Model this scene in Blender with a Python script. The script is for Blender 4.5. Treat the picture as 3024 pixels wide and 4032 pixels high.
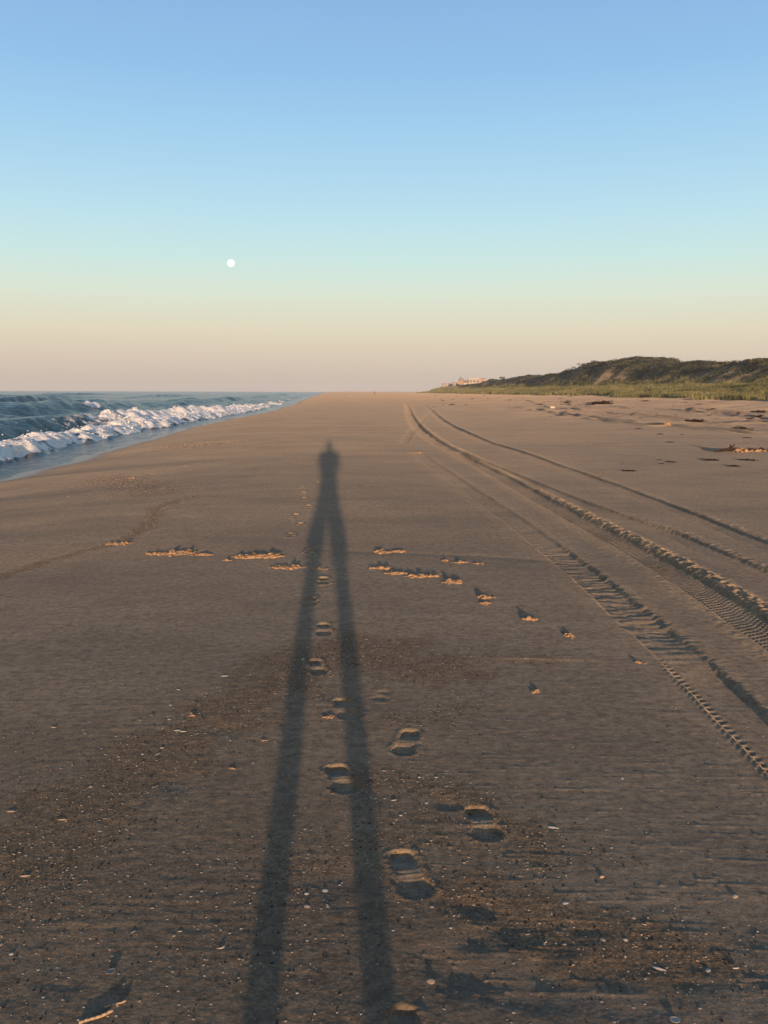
import bpy, bmesh, math, random
import numpy as np
from mathutils import Vector, Matrix, Euler

# ------------------------------------------------------------------ scene, camera, sky, sun
C = bpy.context.scene
COL = C.collection
for o in list(bpy.data.objects):
    bpy.data.objects.remove(o, do_unlink=True)
R = math.radians
CAMH = 1.6
PITCH = R(7.765)
ROLL = R(0.19)
FPX = 3486.0

cam_d = bpy.data.cameras.new('camera')
cam = bpy.data.objects.new('camera', cam_d)
COL.objects.link(cam)
cam_d.sensor_fit = 'VERTICAL'
cam_d.sensor_height = 36.0
cam_d.lens = FPX / 4032.0 * 36.0
cam_d.clip_start = 0.02
cam_d.clip_end = 30000.0
CAM_M = Matrix.Translation((0, 0, CAMH)) @ Matrix.Rotation(R(90) - PITCH, 4, 'X') @ Matrix.Rotation(ROLL, 4, 'Z')
cam.matrix_world = CAM_M
C.camera = cam

SUN_EL = R(3.5)
SUN_AZ = R(176.5)          # compass style: the sun is behind the camera, a little to the right
to_sun = Vector((math.sin(SUN_AZ) * math.cos(SUN_EL), math.cos(SUN_AZ) * math.cos(SUN_EL), math.sin(SUN_EL)))

w = bpy.data.worlds.new('World')
C.world = w
w.use_nodes = True
wt = w.node_tree
wt.nodes.clear()
w_out = wt.nodes.new('ShaderNodeOutputWorld')
w_bg = wt.nodes.new('ShaderNodeBackground')
w_bg.inputs['Strength'].default_value = 0.10
sky = wt.nodes.new('ShaderNodeTexSky')
sky.sky_type = 'NISHITA'
sky.sun_disc = False
sky.sun_elevation = SUN_EL
sky.sun_rotation = SUN_AZ
sky.altitude = 0
sky.air_density = 1.0
sky.dust_density = 1.0
sky.ozone_density = 1.5
# away from the sun the low sky carries the pale band and the pink-grey belt of dusk
EXPO = 1.0
HAZE = 0.00019
SKY_K = 0.10
w_tc = wt.nodes.new('ShaderNodeTexCoord')
w_sep = wt.nodes.new('ShaderNodeSeparateXYZ')
wt.links.new(w_tc.outputs['Generated'], w_sep.inputs[0])
w_rmp = wt.nodes.new('ShaderNodeValToRGB')
def lin(c):
    return tuple((v / 255 / 12.92) if v / 255 <= 0.04045 else ((v / 255 + 0.055) / 1.055) ** 2.4 for v in c)
_els = w_rmp.color_ramp.elements
_st = [(0.0, (202, 186, 172)), (0.9, (206, 190, 174)), (2.1, (217, 201, 180)), (3.8, (226, 217, 191)), (6.0, (220, 230, 212)), (8.3, (203, 232, 229)),
       (10.4, (190, 226, 237)), (12.5, (178, 218, 239)), (15.6, (162, 207, 239)), (18.5, (148, 194, 234)), (22.2, (139, 183, 227)), (45, (105, 150, 208)), (90, (80, 122, 190))]
while len(_els) < len(_st): _els.new(0.5)
for e, (a, c) in zip(_els, _st):
    e.position = math.sin(R(a)); e.color = (*lin(c), 1)
wt.links.new(w_sep.outputs['Z'], w_rmp.inputs[0])
w_sc = wt.nodes.new('ShaderNodeVectorMath'); w_sc.operation = 'SCALE'
w_sc.inputs['Scale'].default_value = 1.0 / (SKY_K * 2 ** EXPO)
wt.links.new(w_rmp.outputs[0], w_sc.inputs[0])
w_map = wt.nodes.new('ShaderNodeMapRange'); w_map.interpolation_type = 'SMOOTHSTEP'
w_map.inputs[1].default_value = -0.55; w_map.inputs[2].default_value = 0.30
wt.links.new(w_sep.outputs['Y'], w_map.inputs[0])
w_mix = wt.nodes.new('ShaderNodeMix'); w_mix.data_type = 'RGBA'
wt.links.new(w_map.outputs[0], w_mix.inputs[0])
wt.links.new(sky.outputs[0], w_mix.inputs[6])
wt.links.new(w_sc.outputs[0], w_mix.inputs[7])
wt.links.new(w_mix.outputs[2], w_bg.inputs['Color'])
wt.links.new(w_bg.outputs[0], w_out.inputs['Surface'])

sun_d = bpy.data.lights.new('sun', 'SUN')
sun_d.energy = 2.7
sun_d.color = (1.0, 0.70, 0.50)
sun_d.angle = R(0.53)
sun = bpy.data.objects.new('sun', sun_d)
sun.rotation_euler = to_sun.to_track_quat('Z', 'Y').to_euler()
COL.objects.link(sun)

C.view_settings.view_transform = 'Standard'
C.view_settings.look = 'None'
C.view_settings.gamma = 1.0
C.view_settings.use_curve_mapping = False
C.view_settings.exposure = EXPO
C.cycles.use_denoising = True
C.cycles.denoiser = 'OPENIMAGEDENOISE'
C.cycles.denoising_input_passes = 'RGB_ALBEDO_NORMAL'
C.cycles.denoising_prefilter = 'ACCURATE'
C.cycles.max_bounces = 6
C.cycles.volume_bounces = 1
C.cycles.sample_clamp_indirect = 4.0

rng = np.random.default_rng(7)
random.seed(7)

# ------------------------------------------------------------------ helpers
def tag(o, label=None, cat=None, group=None, kind=None):
    if label: o['label'] = label
    if cat: o['category'] = cat
    if group: o['group'] = group
    if kind: o['kind'] = kind
    return o

def empty(name, loc, rz=0.0):
    o = bpy.data.objects.new(name, None)
    o.location = loc
    o.rotation_euler = (0, 0, rz)
    COL.objects.link(o)
    return o

def link(name, me, mat=None, parent=None, loc=None, rot=None):
    o = bpy.data.objects.new(name, me)
    if mat and not me.materials: me.materials.append(mat)
    if parent: o.parent = parent
    if loc is not None: o.location = loc
    if rot is not None: o.rotation_euler = rot
    COL.objects.link(o)
    return o

def np_mesh(name, V, F, smooth=True, attrs=None):
    """V (n,3), F (m,3 or 4) -> mesh"""
    me = bpy.data.meshes.new(name)
    V = np.asarray(V, dtype=np.float32); F = np.asarray(F, dtype=np.int32)
    k = F.shape[1]
    me.vertices.add(len(V)); me.vertices.foreach_set('co', V.ravel())
    me.loops.add(F.size); me.loops.foreach_set('vertex_index', F.ravel())
    me.polygons.add(len(F))
    me.polygons.foreach_set('loop_start', np.arange(0, F.size, k, dtype=np.int32))
    me.polygons.foreach_set('loop_total', np.full(len(F), k, dtype=np.int32))
    me.polygons.foreach_set('use_smooth', np.full(len(F), smooth, dtype=bool))
    if attrs:
        for n, a in attrs.items():
            at = me.attributes.new(n, 'FLOAT', 'POINT')
            at.data.foreach_set('value', np.asarray(a, dtype=np.float32))
    me.update(calc_edges=True)
    return me

def bm_mesh(name, bm, smooth=True):
    me = bpy.data.meshes.new(name)
    bm.to_mesh(me); bm.free()
    if smooth:
        for p in me.polygons: p.use_smooth = True
    return me

NL = 1024
_ang = np.random.default_rng(3).random((NL, NL)) * 2 * np.pi
_gx = np.cos(_ang).astype(np.float32); _gy = np.sin(_ang).astype(np.float32)
def perlin(x, y, seed=0):
    x = np.asarray(x, dtype=np.float64) + seed * 37.31
    y = np.asarray(y, dtype=np.float64) + seed * 91.77
    xf = np.floor(x); yf = np.floor(y)
    fx = (x - xf).astype(np.float32); fy = (y - yf).astype(np.float32)
    xi = xf.astype(np.int64) & (NL - 1); yi = yf.astype(np.int64) & (NL - 1)
    x1 = (xi + 1) & (NL - 1); y1 = (yi + 1) & (NL - 1)
    ux = fx * fx * fx * (fx * (fx * 6 - 15) + 10); uy = fy * fy * fy * (fy * (fy * 6 - 15) + 10)
    n00 = _gx[xi, yi] * fx + _gy[xi, yi] * fy
    n10 = _gx[x1, yi] * (fx - 1) + _gy[x1, yi] * fy
    n01 = _gx[xi, y1] * fx + _gy[xi, y1] * (fy - 1)
    n11 = _gx[x1, y1] * (fx - 1) + _gy[x1, y1] * (fy - 1)
    a = n00 + ux * (n10 - n00); b = n01 + ux * (n11 - n01)
    return (a + uy * (b - a)) * 1.5          # about -1..1

def sst(a, b, x):
    t = np.clip((x - a) / (b - a), 0, 1)
    return t * t * (3 - 2 * t)

def octave(x, y, lam, amp, sp, seed, ax=1.0, ay=1.0):
    """one octave of relief, dropped where the mesh is too coarse to carry it"""
    f = np.clip((lam / np.maximum(sp, 1e-6) - 2.0) / 2.0, 0, 1)
    out = np.zeros(x.shape, dtype=np.float32)
    m = f > 0
    if m.any():
        out[m] = perlin(x[m] / (lam * ax), y[m] / (lam * ay), seed) * amp * f[m]
    return out

# ------------------------------------------------------------------ the lie of the land
BEND = 0.061
SEA_Z = -0.75
DV = np.array([-400, 60, 120, 182, 204, 225, 248, 271, 289, 322, 362, 447, 529, 590, 660, 3000.])
DH = np.array([7.0, 7.2, 7.4, 7.7, 8.3, 8.9, 8.8, 10.6, 12.4, 11.0, 8.0, 7.9, 7.2, 4.0, 0.8, 0.6])

def shore_shift(v):
    return 2.0 * sst(65, 112, v) - 0.8 * sst(140, 260, v) + 0.35 * np.sin(v / 11.0) * sst(25, 45, v) + 0.30 * perlin(v / 5.0, v * 0 + 0.4, 65) + 0.12 * perlin(v / 1.7, v * 0 + 0.7, 66)

def coarse(x, y):
    """large forms: beach, berm, dunes"""
    x = np.asarray(x, dtype=np.float64); y = np.asarray(y, dtype=np.float64)
    u = x + BEND * y
    t = np.maximum(-(u - shore_shift(y)), 0)
    z = np.where(t < 8.8, -0.0097 * t * t, -0.751 - 0.15 * (t - 8.8))
    z = np.maximum(z, -3.0)
    z = z + 0.65 * sst(6, 62, u)
    H = np.interp(y, DV, DH)
    H = H + 0.5 * perlin(u / 30., y / 22., 5) * sst(2, 6, H)
    have = sst(0.8, 3.0, H)
    z = z + 4.6 * sst(0.100, 0.132, u / np.maximum(y, 1)) * sst(600, 740, y) * (1 - sst(1150, 1300, y))
    z = z + have * 1.9 * sst(54, 77, u) + np.maximum(H - 2.9, 0) * sst(77, 93, u) * (1 - 0.45 * sst(95, 135, u))
    return z

def bare_at(u, v):
    b = sst(0.02, 0.30, perlin(u / 6., v / 9., 42)) * (1 - sst(84, 92, u)) * 0.85
    for (u0, v0, ru, rv) in ((79.5, 250, 4.5, 20), (85, 208, 4.5, 8), (80, 190, 3, 14), (83, 270, 3.5, 10), (79, 150, 3, 10)):
        b = np.maximum(b, np.exp(-(((u - u0) / ru) ** 2 + ((v - v0) / rv) ** 2) ** 1.5))
    return b

def uv_of(px, py):
    return px * 1.8227, py * 1.8227

import functools
@functools.lru_cache(maxsize=None)
def G(dx, dy):
    """a spot of the beach, found from where the photograph shows it"""
    px, py = uv_of(dx, dy)
    d = CAM_M.to_3x3() @ Vector(((px - 1512) / FPX, -(py - 2016) / FPX, -1.0))
    t = CAMH / max(1e-4, -d.z)
    for _ in range(40):
        x, y = d.x * t, d.y * t
        z = float(coarse(x, y))
        t = t * 0.5 + 0.5 * (CAMH - z) / max(1e-4, -d.z)
    return d.x * t, d.y * t

@functools.lru_cache(maxsize=None)
def _line(pts, step):
    P = np.array([G(*p) for p in pts])
    # Catmull-Rom through the spots, then even steps
    Q = []
    n = len(P)
    for i in range(n - 1):
        p0 = P[max(i - 1, 0)]; p1 = P[i]; p2 = P[i + 1]; p3 = P[min(i + 2, n - 1)]
        k = max(2, int(np.linalg.norm(p2 - p1) / step))
        for t in np.linspace(0, 1, k, endpoint=False):
            Q.append(0.5 * ((2 * p1) + (-p0 + p2) * t + (2 * p0 - 5 * p1 + 4 * p2 - p3) * t * t + (-p0 + 3 * p1 - 3 * p2 + p3) * t ** 3))
    Q.append(P[-1])
    return np.array(Q)
def line_pts(pts, step=0.25): return _line(tuple(pts), step)

def along(x, y, Q, reach):
    """for points (x,y): arc length, signed distance (right of travel +) and a mask of those within reach"""
    n = x.shape[0]
    best = np.full(n, 1e9); ss = np.zeros(n); dd = np.full(n, 1e9)
    seg = np.diff(Q, axis=0); L = np.hypot(seg[:, 0], seg[:, 1]); S = np.concatenate([[0], np.cumsum(L)])
    lo = Q.min(0) - reach; hi = Q.max(0) + reach
    idx = np.nonzero((x > lo[0]) & (x < hi[0]) & (y > lo[1]) & (y < hi[1]))[0]
    xs = x[idx]; ys = y[idx]
    B = np.full(len(idx), 1e9); SS = np.zeros(len(idx)); DD = np.full(len(idx), 1e9)
    order = np.argsort(ys); ysr = ys[order]
    for i in range(len(seg)):
        a = Q[i]; b = Q[i + 1]
        i0 = np.searchsorted(ysr, min(a[1], b[1]) - reach); i1 = np.searchsorted(ysr, max(a[1], b[1]) + reach)
        k = order[i0:i1]
        if len(k) == 0: continue
        k = k[(xs[k] > min(a[0], b[0]) - reach) & (xs[k] < max(a[0], b[0]) + reach)]
        if len(k) == 0: continue
        ex, ey = seg[i] / max(L[i], 1e-9)
        rx = xs[k] - a[0]; ry = ys[k] - a[1]
        t = np.clip(rx * ex + ry * ey, 0, L[i])
        qx = rx - t * ex; qy = ry - t * ey
        d = np.hypot(qx, qy)
        better = d < B[k]
        kk = k[better]
        B[kk] = d[better]
        SS[kk] = S[i] + t[better]
        DD[kk] = (rx * ey - ry * ex)[better] / np.maximum(np.abs((rx * ey - ry * ex)[better]), 1e-9) * d[better]
    ok = B < reach
    return idx[ok], SS[ok], DD[ok], S[-1]

# footprints: far end, near end (as the photograph shows them), half width, depth, softness
PRINTS = [
    ((862, 1838), (908, 1946), 0.060, 0.019, 0), ((722, 1655), (752, 1718), 0.060, 0.019, 0),
    ((888, 1580), (868, 1637), 0.060, 0.018, 0), ((1030, 1752), (1058, 1812), 0.060, 0.019, 0),
    ((736, 1513), (762, 1560), 0.060, 0.016, 0), ((832, 1494), (818, 1520), 0.06, 0.012, 1),
    ((678, 1428), (690, 1463), 0.050, 0.016, 0), ((699, 1349), (699, 1377), 0.05, 0.018, 0),
    ((674, 1292), (668, 1313), 0.05, 0.012, 0), ((699, 1249), (697, 1266), 0.05, 0.018, 0),
    ((628, 1152), (628, 1161), 0.05, 0.014, 0), ((650, 1130), (646, 1139), 0.05, 0.014, 0),
    ((640, 1111), (638, 1120), 0.05, 0.013, 0), ((668, 1093), (667, 1102), 0.05, 0.015, 0),
    ((657, 1077), (655, 1084), 0.05, 0.013, 0), ((656, 1065), (655, 1071), 0.05, 0.013, 0),
    ((653, 1054), (651, 1060), 0.05, 0.013, 0), ((690, 1041), (688, 1046), 0.05, 0.012, 0),
    ((870, 2190), (862, 2330), 0.055, 0.020, 0), ((671, 1186), (669, 1196), 0.05, 0.012, 0),
]
FA = np.array([-1.02, -1.0, -.90, -.70, -.42, -.08, .28, .55, .76, .92, 1.0, 1.02])
FW = np.array([0, .36, .66, .82, .82, .74, .86, 1.0, .96, .70, .36, 0])

# wheel tracks: path, half width, depth, ridge, churn
TRACKS = [
    dict(p=[(872, 869), (879, 874), (886, 896), (906, 926), (946, 956), (1000, 986), (1060, 1016), (1130, 1056), (1200, 1096), (1300, 1151), (1400, 1207), (1500, 1268), (1600, 1333), (1680, 1386), (1800, 1470)],
         w=0.155, d=0.034, ridge=0.022, tread=0.9),
    dict(p=[(905, 871), (922, 878), (945, 900), (985, 925), (1040, 949), (1100, 969), (1180, 999), (1280, 1033), (1400, 1077), (1500, 1117), (1600, 1158), (1680, 1190), (1800, 1240)],
         w=0.125, d=0.026, ridge=0.008, tread=0.35),
    dict(p=[(985, 975), (1020, 992), (1100, 1022), (1200, 1063), (1330, 1114), (1440, 1150), (1520, 1187), (1600, 1222), (1680, 1255), (1800, 1310)],
         w=0.12, d=0.03, ridge=0.006, tread=0.2),
    dict(p=[(900, 981), (930, 1001), (975, 1031), (1018, 1062), (1070, 1098), (1130, 1142), (1200, 1197), (1270, 1252), (1345, 1318), (1425, 1385), (1510, 1462), (1600, 1548), (1680, 1625), (1800, 1740)],
         w=0.14, d=0.022, ridge=0.008, tread=0.8, old=True),
    dict(p=[(905, 870), (935, 880), (915, 905), (890, 930), (872, 960)], w=0.10, d=0.007, ridge=0.004, tread=0.0),
]
OLD_RUTS = [
    [(1100, 880), (1200, 893), (1300, 905), (1400, 915), (1500, 925), (1659, 940), (1800, 955)],
    [(1150, 884), (1230, 897), (1330, 912), (1420, 921)],
    [(1160, 878), (1300, 893), (1450, 903), (1659, 915)],
    [(1080, 868), (1300, 880), (1659, 893)],
    [(1250, 872), (1450, 886), (1700, 905)],
    [(735, 858), (760, 866), (800, 870)],
]
# lines and patches of shell grit: path, half width, strength
SHELL = [
    ([(-60, 1265), (0, 1244), (120, 1205), (225, 1178), (300, 1150), (335, 1112), (345, 1095), (425, 1073)], 0.10, 1.0),
    ([(-80, 1960), (0, 1880), (150, 1760), (290, 1660), (400, 1580), (520, 1525), (620, 1470), (700, 1440)], 0.26, 1.0),
    ([(640, 1440), (780, 1400), (860, 1425), (930, 1450)], 0.30, 1.0),
    ([(830, 1560), (960, 1550), (1010, 1545)], 0.12, 0.7),
    ([(780, 1690), (900, 1690), (1000, 1740), (1060, 1760), (1150, 1850)], 0.12, 0.9),
    ([(560, 1900), (720, 1850), (820, 1830), (920, 1790)], 0.12, 0.8),
    ([(1000, 1930), (1100, 1980), (1250, 2040), (1450, 2060), (1700, 2080)], 0.16, 1.0),
    ([(220, 1032), (290, 1045), (330, 1065)], 0.5, 0.6),
    ([(400, 960), (460, 962)], 0.8, 0.4),
    ([(1050, 1426), (1250, 1430)], 0.10, 0.5),
    ([(-60, 2000), (60, 2000), (160, 1900), (250, 1780)], 0.20, 0.7),
    ([(480, 2080), (560, 1980), (590, 1860)], 0.12, 0.6),
]
SHELL_Q = [(line_pts(p, 0.15), hw, s) for p, hw, s in SHELL]

def detail(x, y, sp):
    """fine relief on top of coarse(); returns z, and the masks dry, shell, rough"""
    n = x.shape[0]
    z = np.zeros(n, dtype=np.float64); dry_lit = np.zeros(n); shell = np.zeros(n)
    u = x + BEND * y
    r = np.hypot(x, y)
    land = sst(-9.0, -6.5, u - shore_shift(y))
    # soft undulation
    near = 1 - sst(2.6, 6.0, r)
    z += octave(x, y, 7.0, 0.030, sp, 11) * land
    z += octave(x, y, 2.2, 0.0060, sp, 12, 1.6, 1.0) * land
    blot = sst(0.0, 0.6, perlin(x / 1.3, y / 1.1, 50) + 0.25)
    z += octave(x, y, 0.55, 0.0016, sp, 13, 1.5, 1.0) * (0.10 + 0.70 * near * blot) * land
    z += octave(x, y, 0.18, 0.0004, sp, 14, 1.8, 1.0) * (0.35 + 0.65 * near) * land
    # lee streaks drawn across the beach by the wind
    st = sst(0.25, 0.75, perlin(x / 1.7, y / 0.6, 51))
    z += octave(x, y, 0.030, 0.0006, sp, 15, 9.0, 1.0) * st * (1 + 1.2 * sst(3.5, 5.0, r)) * land
    z += octave(x, y, 0.05, 0.0003, sp, 16, 4.0, 1.0) * land
    # grains and crumbs
    z += octave(x, y, 0.035, 0.0004, sp, 17) * land
    z += octave(x, y, 0.014, 0.0003, sp, 18) * land
    # upper beach: trampled, driven over, hummocky
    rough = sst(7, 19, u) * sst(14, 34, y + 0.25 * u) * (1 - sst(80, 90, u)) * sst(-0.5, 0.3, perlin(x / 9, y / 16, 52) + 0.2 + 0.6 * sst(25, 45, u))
    z += octave(x, y, 7.5, 0.16, sp, 26, 1.3, 1.0) * rough
    z += octave(x, y, 3.2, 0.11, sp, 19, 1.8, 1.0) * rough
    z += octave(x, y, 1.1, 0.055, sp, 20, 1.6, 1.0) * rough
    z += octave(x, y, 0.45, 0.02, sp, 21) * rough
    dry_lit += 0.35 * rough + 0.55 * sst(70, 280, y) * sst(-9, -4, u)  # distance term paints haze paleness into the far sand colour
    # dunes: hummocks
    dun = sst(74, 84, u) * sst(2, 5, np.interp(y, DV, DH))
    z += octave(x, y, 22.0, 1.3, sp, 27) * dun + octave(x, y, 9.0, 0.9, sp, 22) * dun + octave(x, y, 3.5, 0.5, sp, 23) * dun
    # shell bands: a little step and grit
    for Q, hw, s in SHELL_Q:
        idx, ss, d, L = along(x, y, Q, hw * 2.5)
        if len(idx) == 0: continue
        e = perlin(x[idx] / 0.25, y[idx] / 0.25, 60) * hw * 0.7
        f = s * (1 - sst(0.35, 1.6, np.abs(d + e) / hw))
        shell[idx] = np.maximum(shell[idx], f)
    pat = sst(0.3, 0.9, perlin(x / 0.9, y / 0.8, 53)) * near * 0.5
    pat = pat + 0.75 * sst(-0.7, 0.5, perlin(x / 2.1, y / 1.6, 54)) * (1 - sst(0, 0.8, x)) * (1 - sst(3.0, 5.5, r))
    shell = np.maximum(shell, pat)
    z += octave(x, y, 0.05, 0.0005, sp, 24) * shell + octave(x, y, 0.02, 0.0004, sp, 25) * shell
    # crumbs with a tail of sand in their lee
    gt = np.random.default_rng(17)
    for _ in range(330):
        tx, ty = G(gt.uniform(880, 1700), gt.uniform(1440, 2150)) if _ < 190 else G(gt.uniform(-40, 640), gt.uniform(1230, 1580))
        L_ = gt.uniform(0.05, 0.28); hh_ = gt.uniform(0.0003, 0.0009); sl = gt.uniform(-0.10, 0.05)
        m = np.nonzero((x > tx - 0.03) & (x < tx + L_ * 1.6) & (np.abs(y - ty) < 0.08))[0]
        if len(m) == 0: continue
        ex_ = x[m] - tx; ey_ = y[m] - ty - sl * ex_
        z[m] += hh_ * sst(-0.012, 0.004, ex_) * (1 - sst(L_ * 0.3, L_ * 1.5, ex_)) * np.exp(-(ey_ / (0.006 + 0.03 * ex_.clip(0))) ** 2)
        z[m] += gt.uniform(0.0008, 0.0024) * np.exp(-(ex_ ** 2 + ey_ ** 2) / 0.007 ** 2)
    # swash ledges
    for pts, hgt in (([(960, 1424), (1080, 1427), (1200, 1430), (1330, 1434), (1410, 1437)], 0.006), ([(600, 1170), (700, 1187), (850, 1195), (1050, 1205), (1250, 1222), (1400, 1240)], -0.004),
                     ([(1050, 1480), (1200, 1487), (1330, 1492)], 0.003), ([(950, 1570), (1150, 1590), (1300, 1600)], 0.003), ([(930, 1595), (1100, 1605)], 0.003)):
        Q = line_pts(pts, 0.2)
        idx, ss, d, L = along(x, y, Q, 0.5)
        if len(idx):
            ends = sst(0, 0.8, ss) * sst(0, 0.8, L - ss)
            z[idx] += hgt * ends * np.where(d < 0, np.exp(d / 0.22), np.exp(-d / 0.012)) if hgt > 0 else -abs(hgt) * ends * np.exp(-(d / 0.10) ** 2)
    # old ruts
    for pts in OLD_RUTS:
        Q = line_pts(pts, 0.8)
        idx, ss, d, L = along(x, y, Q, 1.2)
        if len(idx):
            br = sst(-0.5, 0.3, perlin(ss / 5.0, ss * 0 + 3.3, 55))
            z[idx] += br * (-0.12 * np.exp(-(d / 0.22) ** 2) + 0.09 * np.exp(-((np.abs(d) - 0.45) / 0.2) ** 2))
            dry_lit[idx] = np.maximum(dry_lit[idx], 0.5 * np.exp(-(d / 0.6) ** 2))
    # wheel tracks
    for k, T in enumerate(TRACKS):
        Q = line_pts(T['p'], 0.2)
        if k < 4:                   # the vehicle drove on past the viewer
            e_ = Q[-1] - Q[-10]; e_ = e_ / np.linalg.norm(e_)
            Q = np.concatenate([Q, Q[-1] + e_ * np.arange(0.25, 14, 0.25)[:, None]])
        hw = T['w']
        idx, ss, d, L = along(x, y, Q, 0.75)
        if len(idx) == 0: continue
        d = -d                      # the paths run towards the viewer: + is now the landward side
        xx = x[idx]; yy = y[idx]; spp = sp[idx]
        fade = sst(0, 1.5, ss)
        dist = yy
        wide = 1.0 + 0.35 * sst(18, 45, dist)
        a = np.abs(d) / (hw * wide)
        a = a * (1 + 0.10 * perlin(ss / 0.6, ss * 0 + 9 + k, 57))
        lump = octave(xx, yy, 0.11, 1.0, spp, 70 + k) * 0.45 + octave(xx, yy, 0.045, 0.8, spp, 80 + k)
        floor = 1 - sst(0.86, 1.16, a + 0.06 * lump)
        depth = T['d'] * (1 + 0.3 * perlin(ss / 1.5, ss * 0 + k, 56)) * (1 + 1.3 * sst(14, 40, dist))
        if T.get('old'):
            # half filled by the wind: sharp on the right edge, smooth band, churned middle reach
            churn = sst(16.8, 15.0, dist) * 0 + sst(5.2, 5.9, dist) * (1 - sst(8.2, 9.6, dist))
            clear = sst(11.2, 11.7, dist) * (1 - sst(14.5, 15.8, dist))
            nearp = 1 - sst(4.6, 5.3, dist)
            mid = 1 - np.maximum(np.maximum(churn, clear), nearp)
            depth = depth * (0.9 * clear + 1.35 * nearp + 1.0 * churn + 0.6 * mid)
            wob = octave(xx, yy, 0.075, 1.0, spp, 91, 3.2, 1.0)
            dz = -depth * floor
            dz += churn * (0.0062 * wob + 0.004 * lump) * (1 - sst(0.8, 1.5, a))
            dz += mid * 0.003 * wob * floor
            ridge = 0.005 * np.exp(-((d - hw * 1.25) / 0.05) ** 2) * (1 + 0.8 * lump)
            # pressed sawtooth line of the tyre shoulder, on the left edge near by
            saw = nearp * np.exp(-((d + hw * 0.92) / 0.030) ** 2) * (np.sin(2 * np.pi * (ss + 0.9 * d) / 0.062))
            dz += 0.0095 * saw + nearp * 0.005 * np.exp(-((d + hw * 1.1) / 0.02) ** 2)
            tre = clear
        else:
            dz = -depth * floor
            right = np.exp(-((d - hw * wide * 1.55) / (0.09 * wide)) ** 2)
            left = np.exp(-((d + hw * wide * 1.45) / (0.07 * wide)) ** 2)
            ridge = T['ridge'] * ((1.0 * right) * (1 + 1.3 * lump) + 0.16 * left * (1 + 1.2 * lump))
            tre = np.ones(len(idx))
        sq = lambda t: np.clip(np.sin(t) * 2.2, -1, 1)
        worn = 0.30 + 0.75 * sst(-0.35, 0.15, perlin(xx / 0.5, yy / 0.9, 62))
        rowm = 1 - 0.6 * sst(9.0, 12.0, dist)
        tread = rowm * worn * sq(2 * np.pi * (ss + 0.35 * np.abs(d)) / 0.062) * sq(2 * np.pi * d / 0.066 + 1.2)
        dz += T['tread'] * tre * 0.0065 * tread * (1 - sst(0.72, 0.9, a)) * np.clip((0.062 / spp - 2) / 1.5, 0, 1)
        if not T.get('old'): dz += T['tread'] * 0.0042 * np.cos(2 * np.pi * d / 0.060) * (1 - sst(0.75, 0.95, a)) * sst(7.0, 10.0, dist)
        z[idx] += fade * (dz + ridge)
        dry_lit[idx] = np.maximum(dry_lit[idx], fade * np.clip(T['ridge'] / 0.03, 0.25, 1) * np.maximum(0.9 * np.exp(-((np.abs(d) - hw * wide * 1.5) / 0.10) ** 2), 0.55 * floor))
        shell[idx] *= 0.2
    # footprints
    for kp, (fa, ne, hw, dep, soft) in enumerate(PRINTS):
        dep = dep * (0.85 + 0.35 * ((kp * 0.618) % 1)); hw = hw * (0.93 + 0.14 * ((kp * 0.382 + .3) % 1))
        A = np.array(G(*fa)); B = np.array(G(*ne))
        c = (A + B) / 2; ax = A - B; Lh = np.linalg.norm(ax) / 2; ax = ax / (2 * Lh)
        Lh = max(Lh, 0.14) if not soft else Lh
        m = np.nonzero((np.abs(x - c[0]) < 0.5) & (np.abs(y - c[1]) < 0.5))[0]
        if len(m) == 0: continue
        rx = x[m] - c[0]; ry = y[m] - c[1]
        a = (rx * ax[0] + ry * ax[1]) / Lh; b = rx * ax[1] - ry * ax[0]
        wob = perlin(x[m] / 0.05, y[m] / 0.05, 58 + kp) * 0.005 + perlin(x[m] / 0.018, y[m] / 0.018, 58 + kp) * 0.002
        ww = np.interp(-a, FA, FW) * hw + wob
        ed = ww - np.abs(b)
        ea = (1.0 - np.abs(a)) * Lh
        k = 0.012 if not soft else 0.05
        inside = sst(-0.002, k, ed) * sst(0.0, 0.02 if not soft else 0.06, ea)
        prof = np.interp(a, [-1, -.75, -.45, -.12, .05, .22, .5, .8, 1.0], [.85, .90, .72, .22, .12, .20, .72, 1.0, 1.0])
        tre = 0.05 * np.sin(a * Lh * 2 * np.pi / 0.026) * (1 if not soft else 0)
        z[m] += -(max(dep, 0.019) if c[1] > 6.0 and not soft else dep) * inside * (prof + tre)
        rim = np.exp(-((ed + 0.014) / 0.012) ** 2) * (1 - sst(0.8, 1.1, np.abs(a))) + (0.7 if c[1] > 6 else 0.15) * np.exp(-((ea + 0.012) / 0.014) ** 2) * (1 - sst(0.6 * hw, 1.1 * hw, np.abs(b)))
        if c[1] > 6.0: dep = 0.019; rimk = 0.007
        else: rimk = 0.0025; dep *= 1.12
        z[m] += rimk * rim * (1 + perlin(x[m] / 0.03, y[m] / 0.03, 59)) * (0.4 if soft else 1)
        dry_lit[m] = np.maximum(dry_lit[m], (0.45 if c[1] < 6 else 0.9) * inside)  # prints coloured paler inside to stand for sunlit walls, far ones most
        shell[m] *= 1 - inside
    # shallow hollows of older, blown-over steps by the photographer
    for (px, py, sx, sy, dp) in ((1150, 2010, .20, .07, .018), (1320, 2110, .22, .06, .013), (1045, 1962, .09, .045, .020), (1022, 2030, .07, .05, .016), (985, 2100, .13, .06, .018), (1180, 2150, .25, .06, .013), (380, 1690, .13, .07, .014),
                                 (800, 1715, .12, .05, .010), (730, 1900, .14, .06, .014), (1500, 2090, .3, .07, .009), (960, 1740, .08, .04, .014), 
                                 (1430, 1372, .16, .14, .030), (490, 1580, .16, .06, .010), (150, 2080, .12, .09, .010), (1640, 2010, .3, .07, .008)):
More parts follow.
